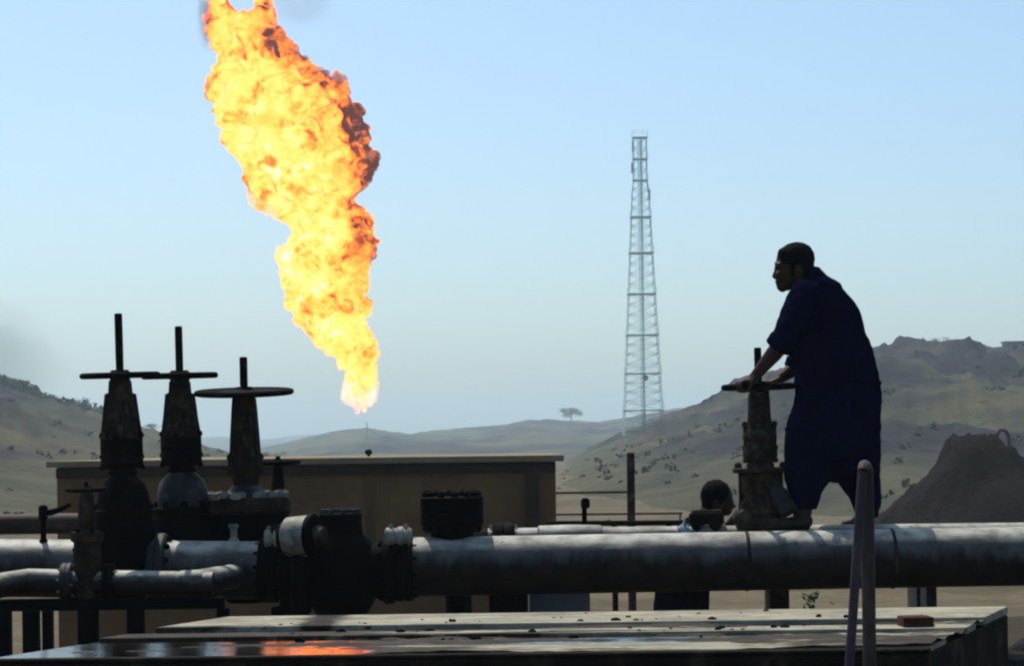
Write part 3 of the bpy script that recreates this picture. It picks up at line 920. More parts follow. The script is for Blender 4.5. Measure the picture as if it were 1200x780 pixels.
def gate_valve(name, label, x, D, stem, wheel, yoke, clamp, neck, bonnet, bflange, body, mats, lean=0.0, group=None, tilt=0.0, rim=3.6, bolts=None, web=False):
    """all sizes in photograph pixels: stem (top, hw), wheel (y, R), yoke [(y, hw)...], the others [(y, hw)...]"""
    s = S(D)
    ybase = body[-1][0]
    base = P(x, ybase, D)
    t = thing(name, base, label, 'valve', group)
    Z = lambda y: (ybase - y) / s
    L = lambda prof: [(hw / s, Z(y)) for y, hw in prof][::-1]
    ym, cm, bm_, dm = mats
    C = lambda y: base + Vector((0, 0, Z(y)))
    mb = MB(); mb.rod(C(bonnet[0][0]), C(stem[0]), stem[1] / s, 10, .2); st = mb.build('stem', M['oily'], t)
    mb = MB()
    for k in range(14):                                             # thread ridges on the stem
        y = stem[0] + 6 + k * 3.6
        if y < wheel[0] - 8: mb.lathe([(stem[1] * .97 / s, Z(y + 1)), (stem[1] * 1.1 / s, Z(y)), (stem[1] * .97 / s, Z(y - 1))], base, seg=10)
    if mb.v: mb.build('thread', M['oily'], st)
    handwheel(t, C(wheel[0]), wheel[1] / s, rim / s, M['oily'], tilt, hub=(12 / s, 13 / s))
    if web:
        rw = Matrix.Rotation(tilt, 3, 'X') @ Vector((0, 0, 1))
        mb = MB(); mb.lathe([((wheel[1] - 4) / s, -1.6 / s), (14 / s, -5 / s), (13 / s, 4 / s), ((wheel[1] - 4) / s, 1.6 / s)], C(wheel[0]), rw, 36); mb.build('web', M['oily'], t)
    y0, h0 = yoke[0]
    for sx in (-1, 1):                                               # swing bolts with nuts beside the yoke flange
        xx = sx * (clamp[1][1] - .5) / s
        mb = MB(); mb.rod(base + Vector((xx, -.01, Z(clamp[-1][0] + 1))), base + Vector((xx, -.01, Z(clamp[0][0] - 5))), 2.0 / s, 8)
        for yy in (clamp[0][0] - 1, (clamp[0][0] + clamp[-1][0]) / 2 + 5, clamp[-1][0] - 2):
            mb.lathe([(3.2 / s, -2.4 / s), (3.4 / s, 0), (3.2 / s, 2.4 / s)], base + Vector((xx, -.01, Z(yy))), seg=6)
        mb.build('swing_bolt', cm, t)
    mb = MB(); mb.box(C((wheel[0] + yoke[0][0]) / 2 + 1), (2 * h0 * .95 / s, 2 * h0 * .9 / s, 12 / s), bev=.008); mb.build('bearing_box', ym, t)
    mb = MB(); mb.lathe([(h0 * .8 / s, Z(yoke[0][0])), (h0 / s, Z(yoke[0][0] - 2)), (h0 * .95 / s, Z(wheel[0] + 6)), (h0 * .8 / s, Z(wheel[0] + 4))], base, seg=16); mb.build('yoke_sleeve', ym, t)
    # yoke: a front and a rear arm with a raised rib, joined at the top
    yk = None
    for sy in (-1, 1):
        off = sy * yoke[-1][1] * .78 / s
        off0 = sy * yoke[0][1] * .8 / s
        th = .016
        vs, fs = [], []
        n = len(yoke)
        for y, hw in yoke:
            k = (y - yoke[0][0]) / max(1e-6, yoke[-1][0] - yoke[0][0])
            o = off0 + (off - off0) * k
            vs += [base + Vector((-hw / s, o - th, Z(y))), base + Vector((hw / s, o - th, Z(y))), base + Vector((hw / s, o + th, Z(y))), base + Vector((-hw / s, o + th, Z(y)))]
        for i in range(n - 1):
            for k in range(4):
                fs.append((i * 4 + k, (i + 1) * 4 + k, (i + 1) * 4 + (k + 1) % 4, i * 4 + (k + 1) % 4))
        fs += [(0, 1, 2, 3), tuple(range(4 * n - 1, 4 * n - 5, -1))]
        mb = MB(); mb.add(vs, fs); arm = mb.build('yoke_arm', ym, t, angle=20)
        mb = MB()
        for fx in (-.62, .1, .62):
            mb.cap(base + Vector((fx * yoke[1][1] / s, off0 * 1.0 + sy * th, Z(yoke[1][0] + 4))), base + Vector((fx * yoke[-1][1] / s, off + sy * th, Z(yoke[-1][0] - 3))), .011, .014, 8)
        mb.build('rib', M['olive'], arm)
    mb = MB(); mb.lathe([(yoke[1][1] * .9 / s, Z(yoke[1][0] + 8)), (yoke[1][1] / s, Z(yoke[1][0] + 6)), (yoke[0][1] / s, Z(yoke[0][0]))], base, seg=16); mb.build('yoke_head', ym, t)
    mb = MB(); mb.lathe(L(clamp), base, seg=18); cl = mb.build('yoke_flange', cm, t)
    bolt_ring(cl, C(clamp[1][0] - 1), (0, 0, 1), clamp[1][1] * .82 / s, 6, .016, .03, cm, .3)
    bolt_ring(cl, C(clamp[-1][0] + 2), (0, 0, -1), clamp[-1][1] * .8 / s, 6, .016, .03, cm, .3)
    mb = MB(); mb.lathe(L(neck), base, seg=16); mb.build('neck', cm, t)
    mb = MB(); mb.lathe(L(bonnet), base, seg=28); mb.build('bonnet', bm_, t)
    mb = MB(); mb.lathe(L(bflange), base, seg=32); bf = mb.build('bonnet_flange', cm, t)
    nb, br, bh, bmat = bolts or (8, .02, .036, M['oily'])
    bolt_ring(bf, C(bflange[0][0]), (0, 0, 1), max(h for _, h in bflange) * .86 / s, nb, br, bh, bmat, .2)
    mb = MB(); mb.lathe(L(body), base, seg=32); mb.build('body', dm, t)
    t.rotation_euler = (0, lean, 0)
    return t
mv = (M['rust'], M['oily'], M['greysteel'], M['black'])
gate_valve('gate_valve', 'tallest dark gate valve with a flat handwheel, farthest left of the three', 148, DF - .05,
           (367, 4.6), (439.5, 47), [(446, 11.2), (460, 12), (461.5, 16.2), (490, 19), (514, 21.5)],
           [(511, 20), (515, 23.5), (526, 24.5), (530, 22), (534, 24.5), (543, 24.5), (549, 18)], [(548, 14), (560, 14)],
           [(557, 15), (561, 19), (567, 25), (576, 29), (588, 31), (598, 31)], [(596, 32), (597.5, 35), (605, 35), (606.5, 32)],
           [(605, 32), (613, 36), (628, 38), (645, 36), (670, 34), (690, 30), (700, 20)], (M['rust'], M['oily'], M['oily'], M['black']), lean=-.016, group='gate valves on the left', tilt=R(1.8))
gate_valve('gate_valve', 'dark gate valve with a flat handwheel, middle one of the left three', 217, DF + .3,
           (382, 4.4), (440, 45), [(447, 10.8), (460, 11.5), (461.5, 15.5), (488, 18), (512, 21)],
           [(509, 20), (513, 22.5), (524, 24), (528, 21.5), (532, 24), (541, 23.5), (546, 17)], [(545, 14), (556, 14)],
           [(553, 15), (557, 20), (564, 26), (574, 29), (586, 30), (595, 30)], [(593, 31), (594.5, 34), (602, 34), (603.5, 31)],
           [(602, 31), (610, 35), (626, 36), (645, 34), (690, 30), (705, 20)], mv, lean=-.012, group='gate valves on the left', tilt=R(1.7))
gate_valve('gate_valve', 'shorter brown gate valve with a wide tilted handwheel and broad bolted flange', 291, DF + .4,
           (418, 4.6), (459.5, 58.5), [(466, 12.5), (478, 13.5), (510, 15.5), (540, 17)],
           [(536, 17), (540, 19), (547, 20), (551, 18), (556, 17)], [(554, 15), (572, 15)],
           [(568, 16), (573, 19), (578, 26), (582, 40), (584, 44)], [(582, 49), (584, 51), (598, 51), (600, 49)],
           [(602, 48), (604, 50), (620, 50), (624, 42), (680, 40), (705, 24)], (M['rust'], M['rust'], M['greysteel'], M['black']), lean=-.008, group='gate valves on the left', tilt=R(4.6), rim=3.4, web=True,
           bolts=(14, .03, .035, M['pale']))
mo = (M['olive'], M['olive'], M['olive'], M['olive'])
man_valve = gate_valve('gate_valve', 'brown-olive gate valve whose wheel the standing man turns', 893, DB,
           (407, 4.3), (453, 44), [(459, 10.5), (466, 11.5), (484, 12), (502, 13.5)],
           [(498, 13), (503, 18), (512, 20.5), (518, 17.5), (524, 20), (534, 20.5), (541, 16)], [(538, 14), (550, 15)],
           [(544, 14), (547, 16), (549, 20)], [(547.5, 31), (548.5, 33), (552.5, 33), (553.5, 31)],
           [(553, 22), (557, 25), (572, 24), (576, 21), (584, 21), (588, 27), (600, 27), (604, 23), (614, 24), (622, 24)], mo, lean=-.012,
           bolts=(8, .016, .03, M['olive']))
# side fittings of the man's valve
o0 = ORG[man_valve.name]
s = S(DB)
mb = MB()
for k in range(8):
    a = k * .785 + .2
    e = Vector((math.cos(a), math.sin(a), 0)) * 25 / s
    z0, z1 = P(893, 606, DB).z, P(893, 553, DB).z
    mb.rod(Vector((o0.x, o0.y, z0)) + e, Vector((o0.x, o0.y, z1)) + e, .011, 8)
mb.build('stud_bolts', M['rust'], man_valve)
mb = MB(); mb.tube([P(905, 570, DB - .05), P(916, 584, DB - .12), P(926, 600, DB - .16)], [.05, .055, .05], 14); mb.build('bypass', M['grey_blue'] if False else M['greysteel'], man_valve)
mb = MB(); mb.rod(P(872, 606, DB - .13), P(868, 606, DB + .13), .05, 16); mb.build('drain_cap', M['olive'], man_valve)
mb = MB(); mb.box(P(893, 612, DB), (62 / s, .30, 12 / s), bev=.012); mb.build('base_flange', M['olive'], man_valve)

# small gate valve on the thin front pipe
def small_valve(x, D, yw, Rw, ytop, ybase, hw, label, m, wm):
    s = S(D); base = P(x, ybase, D)
    t = thing('small_valve', base, label, 'valve')
    Z = lambda y: (ybase - y) / s
    C = lambda y: base + Vector((0, 0, Z(y)))
    handwheel(t, C(yw), Rw / s, 2.6 / s, wm, R(2), hub=(5.5 / s, 8 / s))
    mb = MB(); mb.rod(C(yw + 20), C(ytop), 2.6 / s, 10); mb.build('stem', wm, t)
    mb = MB(); mb.lathe([(hw / s, Z(y)) for y, hw in ((yw + 40, hw), (yw + 20, hw * .9), (yw + 6, hw * .72), (yw + 4, hw * .5))], base, seg=14); mb.build('yoke', m, t)
    mb = MB(); mb.lathe([(r / s, Z(y)) for y, r in ((ybase, hw * 1.1), (ybase - 20, hw * 1.5), (yw + 62, hw * 1.45), (yw + 60, hw * 1.75), (yw + 50, hw * 1.75), (yw + 48, hw * 1.0), (yw + 38, hw))], base, seg=18); bd = mb.build('body', m, t)
    bolt_ring(bd, C(yw + 50), (0, 0, 1), hw * 1.5 / s, 6, .012, .02, wm)
    return t
small_valve(103, DS, 573, 25, 564, 702, 11, 'small brown valve with thin wheel on the thin front pipe', M['rust'], M['oily'])
small_valve(327, DF + .9, 541, 27, 534, 650, 8, 'small dark valve half hidden behind the third gate valve', M['oily'], M['black'])

# small rusty pipework between and behind the tall valves
D = DF + .62; s = S(D)
t = thing('drain_manifold', P(225, 606, D), 'thin rusty pipework running behind the three left valves', 'pipe')
mb = MB(); mb.rod(P(168, 604, D), P(282, 602, D), 6 / s, 12); mb.build('header', M['rust'], t)
for x, y0, y1, r in ((181, 590, 690, 5), (256, 584, 690, 6.5), (267, 596, 690, 4)):
    mb = MB(); mb.rod(P(x, y1, D - .02), P(x, y0, D - .02), r / s, 12)
    mb.lathe([(r * 1.5 / s, 0), (r * 1.6 / s, 3 / s), (r * 1.5 / s, 7 / s)], P(x, 607, D - .02), seg=8)
    mb.build('branch', M['greysteel'] if r > 6 else M['rust'], t)
for x in (192, 244, 273):
    mb = MB(); mb.lathe([(9 / s, -4 / s), (10 / s, -3 / s), (10 / s, 3 / s), (9 / s, 4 / s)], P(x, 603.5, D), (1, 0, 0), 16); mb.build('flange', M['greysteel'], t)

# ------------------------------------------------------------------ check valve
def check_valve():
    s = S(DF - .02); c = P(400, 669, DF - .02)
    t = thing('check_valve', c, 'big black round-bodied check valve with a bolted top cover', 'valve')
    mb = MB()
    mb.lathe([(20 / s, -54 / s), (30 / s, -49 / s), (37 / s, -38 / s), (45 / s, -22 / s), (48 / s, 0), (46 / s, 18 / s), (38 / s, 34 / s), (26 / s, 44 / s), (24 / s, 60 / s)], c, seg=36)
    mb.build('body', M['black'], t)
    mb = MB(); mb.lathe([(30 / s, -70 / s), (32 / s, -40 / s), (40 / s, 0), (33 / s, 40 / s), (30 / s, 66 / s)], c, axm, 32); mb.build('barrel', M['black'], t)
    top = c + Vector((0, 0, 46 / s))
    mb = MB(); mb.lathe([(24 / s, 0), (25 / s, 2 / s), (25 / s, 11 / s), (24 / s, 12 / s), (24 / s, 13 / s), (25 / s, 14 / s), (25 / s, 21 / s), (23 / s, 22 / s)], top, seg=28); cv = mb.build('cover', M['black'], t)
    bolt_ring(cv, top + Vector((0, 0, 22 / s)), (0, 0, 1), 20 / s, 8, .019, .03, M['greysteel'], .25)
    axis_flange(t, c - axm * 50 / s, axm, 40 / s, 14 / s, M['black'], M['oily'], 12)
    axis_flange(t, c + axm * 56 / s, axm, 39 / s, 14 / s, M['black'], M['oily'], 12)
    q = P(370, 725, DF - .1)
    mb = MB(); mb.lathe([(9 / s, -.06), (12 / s, 0), (12 / s, .03)], P(392, 727, DF - .02), seg=10); mb.build('drain_plug', M['oily'], t)
    mb = MB(); mb.rod(P(318, 716, DF - .1), P(365, 712, DF - .1), .025, 8); mb.build('drain_line', M['oily'], t)
check_valve()
# pale drum-shaped coupling behind the check valve's left shoulder
q = P(352, 628, DF - .24); s = S(DF - .24)
t = thing('pipe_coupling', q, 'cream painted round coupling left of the check valve cover', 'pipe fitting')
ax = Vector((1, -.35, .04)).normalized()
mb = MB(); mb.lathe([(20 / s, -18 / s), (23 / s, -15 / s), (24.5 / s, 8 / s), (24 / s, 12 / s)], q, ax, 30); mb.build('drum', M['pale'], t)
mb = MB(); mb.lathe([(25 / s, 12.5 / s), (25.5 / s, 13.5 / s), (25.5 / s, 19 / s), (24 / s, 20 / s)], q, ax, 30); mb.build('band', M['black'], t)
mb = MB(); mb.lathe([(12 / s, 20 / s), (12.5 / s, 24 / s), (10 / s, 26 / s), (10 / s, 31 / s)], q, ax, 24); mb.build('nozzle', M['olive'], t)
mb = MB(); mb.lathe([(20 / s, 0), (15 / s, 8 / s), (15 / s, 16 / s), (12 / s, 20 / s)], q - ax * 18 / s, -ax, 24); mb.build('end_cap', M['oily'], t)
mb = MB(); mb.cyl(P(352, 640, DF - .24), P(352, 760, DF - .24), .05); mb.build('support', M['oily'], t)
# pale bolted clamps on top of the flanges
def clamp(px, py, D, w, label, m):
    s = S(D); q = P(px, py, D)
    t = thing('pipe_clamp', q, label, 'pipe clamp', 'pale clamps on the flanges')
    mb = MB(); mb.lathe([(8 / s, -w / 2 / s), (10.5 / s, -w * .44 / s), (11 / s, -w * .2 / s), (9.6 / s, -w * .14 / s), (9.6 / s, -w * .06 / s), (11.5 / s, 0), (11.5 / s, w * .16 / s), (9.8 / s, w * .2 / s), (9.8 / s, w * .3 / s), (11 / s, w * .36 / s), (8 / s, w / 2 / s)], q, axm, 26); mb.build('band', m, t)
    for k in (-1, 1):
        mb = MB(); mb.lathe([(2.6 / s, 0), (2.6 / s, 3 / s), (1.6 / s, 3.2 / s), (1.6 / s, 4.6 / s)], q + Vector((k * w * .27 / s, -.01, 10 / s)), seg=6); mb.build('bolt', m, t, angle=25)
    mb = MB(); mb.box(q + Vector((0, 0, -12 / s)), (w * .7 / s, .05, 14 / s), bev=.004); mb.build('lug', M['oily'], t)
clamp(322, 630, DF - .22, 24, 'cream bolted clamp just left of the round coupling', M['pale'])
clamp(467, 628, DF - .22, 32, 'grey-white bolted clamp between the check valve and the pipe', M['pale'])
# pale corner lug by the third valve
q = P(277, 582, DF + .2)
mb = MB(); mb.box(q, (.06, .08, .035), Matrix.Rotation(.35, 3, 'Y'), bev=.006)
tag(mb.build('lug', M['pale'], loc=q), 'pale metal lug on the third gate valve flange edge', 'lug')
q = P(274, 632, DF + .05)
mb = MB(); mb.lathe([(.03, -.05), (.03, .0), (.02, .01), (.018, .06), (.026, .065), (.026, .085)], q, seg=10)
tag(mb.build('bleed_plug', M['pale'], loc=q), 'tiny pale bleed plug on the left pipe below the third valve', 'plug')

# ------------------------------------------------------------------ concrete basin in front
ZS = 1.2
def basin():
    bl, br_ = onplane(268, 725, ZS), onplane(1181, 713, ZS)
    fr, fl_ = onplane(1088, 757.5, ZS), onplane(-30, 770.5, ZS)
    # left side continues straight on
    t = thing('concrete_basin', Vector(((fl_.x + fr.x) / 2, fr.y, 0)), 'wide oil-stained concrete basin in front with pools of crude', 'basin')
    L = lambda v: bl.lerp(fl_, v); Rg = lambda v: br_.lerp(fr, v)
    def strip(v0, v1, z0, z1, m, name, l=0.0, r=0.0):
        a, b, c, e = L(v0), Rg(v0), Rg(v1), L(v1)
        if l: a, e = a.lerp(b, l), e.lerp(c, l)
        mb = MB(); mb.prism([e, c, b, a], z0, z1)
        o = mb.build(name, m, t, smooth=False)
        bv = o.modifiers.new('bevel', 'BEVEL'); bv.width = .006; bv.segments = 2
        return o
    FLR = ZS - .012
    strip(0.0, 1.0, -.15, FLR - .012, M['oilyconcrete'], 'base')
    strip(0.0, .33, FLR - .01, ZS + .012, M['rim'], 'back_rim')
    strip(.45, .56, FLR - .01, ZS + .004, M['front2'], 'step')
    strip(.968, 1.0, FLR - .01, ZS - .006, M['oilyconcrete'], 'front_rim')
    strip(.80, .966, FLR - .01, ZS - .003, M['front'], 'front_slab', l=.40)
    # uneven floor of the basin
    nu, nv = 160, 46
    vs, fs = [], []
    for j in range(nv + 1):
        v = .325 + (.97 - .325) * j / nv
        for i in range(nu + 1):
            p = L(v).lerp(Rg(v), i / nu)
            z = FLR + .020 * fbm(p.x * 1.1, p.y * 4.5, 3.0, 5) + .004 * fbm(p.x * 9, p.y * 9, 1.0, 3) - .010 + .026 * (i / nu)
            vs.append((p.x, p.y, z))
    n = nu + 1
    fs = [(j * n + i, (j + 1) * n + i, (j + 1) * n + i + 1, j * n + i + 1) for j in range(nv) for i in range(nu)]
    mb = MB(); mb.v = [Vector(v) for v in vs]; mb.f = fs
    mb.build('basin_floor', M['concrete'], t, angle=60)
    a, b, c, e = L(.33), Rg(.33), Rg(.965), L(.965)
    a, e = a.lerp(b, .002), e.lerp(c, .002); b, c = a.lerp(b, .93), e.lerp(c, .93)
    mb = MB(); mb.add([(q.x, q.y, FLR + .003) for q in (e, c, b, a)], [(0, 1, 2, 3)])
    o = mb.build('oily_pool', M['puddle'], smooth=False)
    tag(o, 'pool of black oily water in the basin mirroring the flame', 'pool', kind='structure')
    # lumps of dried tar and stones on the rims
    rnd = random.Random(12)
    mb = MB()
    for k in range(60):
        v = rnd.choice((.06, .12, .2, .27, .3, .38, .47, .5, .54, .62))
        p = L(v).lerp(Rg(v), rnd.uniform(.1, .97))
        z = ZS + .012 if v < .33 else (ZS + .004 if v > .45 and v < .56 else FLR + .004)
        r = rnd.choice((.003, .004, .005, .007, .011))
        b0 = len(mb.v)
        mb.ball(Vector((p.x, p.y, z + r * .2)), (r * rnd.uniform(1, 2.2), r * rnd.uniform(.8, 1.6), r * .75), seg=7, rings=5)
        for i in range(b0, len(mb.v)): mb.v[i] += Vector((rnd.gauss(0, 1), rnd.gauss(0, 1), rnd.gauss(0, 1))) * r * .16
    tag(mb.build('tar_crumbs', M['oily'], angle=60), 'crumbs of dried tar scattered over the basin', kind='stuff')
    return t
basin()
q = onplane(1074, 741, ZS - .02)
bb = P(1074, 731, q.y)
mb = MB(); mb.box(Vector((q.x, q.y + .02, q.z + .028)), (36 / S(q.y), .11, .066), Matrix.Rotation(.06, 3, 'Z'), bev=.006)
tag(mb.build('brick', M['brick'], loc=(q.x, q.y, q.z)), 'dull red brick lying on the right end of the basin', 'brick')

# ------------------------------------------------------------------ hand rail in front
def rail():
    d = 6.7; s = S(d)
    n0, n1 = P(1012, 536, d), P(994, 800, d)
    f0, f1 = P(1015.5, 538, d + .3), P(1019.5, 800, d + .3)
    t = thing('handrail', (n1.x, d, 0), 'bent steel handrail hoop standing before the basin, seen end-on', 'handrail')
    down = (n1 - n0); low = n0 + down * ((0 - n0.z) / down.z)
    down2 = (f1 - f0); low2 = f0 + down2 * ((0 - f0.z) / down2.z)
    mid = (n0 + f0) / 2
    n0b, f0b = n0 + down * .06, f0 + down2 * .06
    mb = MB(); mb.tube([low - down * .01, low.lerp(n0b, .5), n0b], .0145, 14); mb.build('leg', M['purple'], t)
    mb = MB(); mb.tube([low2 - down2 * .01, low2.lerp(f0b, .5), f0b], .0215, 14); mb.build('leg', M['wood'], t)
    arc = []
    for k in range(13):
        a = math.pi * k / 12
        arc.append((n0b + f0b) / 2 + (n0b - f0b) / 2 * math.cos(a) + Vector((0, 0, 1)) * math.sin(a) * .02)
    mb = MB(); mb.tube(arc, [.0145 + .007 * k / 12 for k in range(13)], 14); mb.build('bend', M['wood'], t)
rail()
# rocks at the lower right
rnd = random.Random(5)
for k, (px, py, r, lab) in enumerate(((1186, 762, .16, 'larger black rock beside the basin at lower right'), (1204, 748, .14, 'black rock partly cut off at the right edge'), (1176, 776, .10, 'smallest black rock at the bottom right corner'))):
    q = onplane(px, py, .75)
    mb = MB()
    bm = bmesh.new(); bmesh.ops.create_icosphere(bm, subdivisions=3, radius=1)
    for v in bm.verts:
        n = 1 + .35 * fbm(v.co.x * 1.3 + k, v.co.y * 1.3, v.co.z * 1.3, 3)
        v.co = Vector((v.co.x * 1.3, v.co.y, v.co.z * .8)) * n * r
    bm.verts.index_update()
    q.z = .62
    mb.add([q + v.co for v in bm.verts], [[v.index for v in f.verts] for f in bm.faces]); bm.free()
    tag(mb.build('rock', M['rock'], loc=q, angle=30), lab, 'rock', 'rocks at the lower right')
# bank of oily earth that carries them
mb = MB()
nx, ny = 30, 24
c0 = onplane(1190, 765, .6)
vs = []
for j in range(ny + 1):
    for i in range(nx + 1):
        x = c0.x - .35 + 3.0 * i / nx; y = c0.y - 2.2 + 6.0 * j / ny
        e = min(1, i / 5, (nx - i) / 5, j / 5, (ny - j) / 5)
        vs.append((x, y, -.1 + .72 * e * e * (3 - 2 * e) + .06 * e * fbm(x * 2, y * 2, 1, 5)))
fs = [(j * (nx + 1) + i, j * (nx + 1) + i + 1, (j + 1) * (nx + 1) + i + 1, (j + 1) * (nx + 1) + i) for j in range(ny) for i in range(nx)]
mb.v = [Vector(v) for v in vs]; mb.f = fs
tag(mb.build('terrain', M['ground'], angle=70), kind='structure', label='low bank of dark earth right of the basin')
# small green plant in the gap below the pipe
q = P(950, 714, 14.0); q.z = .0
t = thing('weed', q, 'small green weed growing under the main pipe', 'plant')
mb = MB(); st = MB()
hh = P(950, 699, 14.0).z
for k in range(60):
    a = rnd.uniform(0, 6.28); rr = abs(rnd.gauss(0, .06)); z = hh - .16 + rnd.uniform(0, .18)
    c = q + Vector((math.cos(a) * rr, math.sin(a) * rr, z))
    e = Vector((rnd.gauss(0, 1), rnd.gauss(0, 1), rnd.gauss(0, 1))).normalized() * .03
    f_ = e.cross(Vector((0, 0, 1))).normalized() * .014
    mb.add([c + e, c + f_, c - e, c - f_], [(0, 1, 2, 3)])
for k in range(5):
    st.tube([q, q + Vector((rnd.gauss(0, .03), rnd.gauss(0, .03), hh - .05))], .006, 5)
st.build('stem', M['bark'], t); mb.build('leaves', M['leaf'], t, smooth=False)

# ------------------------------------------------------------------ thin stem valve behind the pipes
q = P(685, 616, 13.2); s = S(13.2)
q0 = Vector((q.x, q.y, -.05))
t = thing('stem_post', q0, 'thin black spindle post with a knob behind the white pipes', 'post')
zt = P(685, 584, 13.2).z + .05
mb = MB(); mb.cyl(q0, (q.x, q.y, P(685, 590, 13.2).z), 3 / s); mb.build('spindle', M['black'], t)
mb = MB(); mb.lathe([(4 / s, 0), (5.4 / s, 2 / s), (5.4 / s, 9 / s), (3 / s, 12 / s)], P(686, 595, 13.2), seg=12); mb.build('knob', M['black'], t)

# ------------------------------------------------------------------ people
def fingers(mb, wrist, knuck_dir, rim_c, side, s=1.0):
    """palm and five fingers closing round a rim that passes through rim_c along side"""
    up = Vector((0, 0, 1))
    side = side.normalized()
    out = (rim_c - wrist); out.z = 0
    out = (out - side * out.dot(side)).normalized()
    rr = .029
    pal = rim_c - out * .035 + up * .03
    for k in range(4):
        off = side * (.0235 * (k - 1.5))
        L = (1.0, 1.08, 1.03, .85)[k]
        mb.cap(wrist + off * .5, pal + off, .019, .016, 10)
        pts = []
        for i in range(8):
            a = R(118 - i * 33 * L)
            pts.append(rim_c + off * 1.06 + out * (math.cos(a) * rr) + up * (math.sin(a) * rr))
        pts = [pal + off + up * .004] + pts
        for i in range(len(pts) - 1):
            r0 = .0112 - .0004 * i
            mb.cap(pts[i], pts[i + 1], r0, r0 - .0004, 8)
    # thumb leaves the side of the palm and closes from the other way
    th = wrist.lerp(pal, .35) - side * .035
    p1 = rim_c - out * .03 - side * .05 + up * .008
    p2 = rim_c - out * .012 - side * .045 - up * .024
    p3 = rim_c + out * .012 - side * .03 - up * .030
    mb.cap(th, p1, .014, .0125, 10); mb.cap(p1, p2, .0115, .0105, 8); mb.cap(p2, p3, .0105, .009, 8)

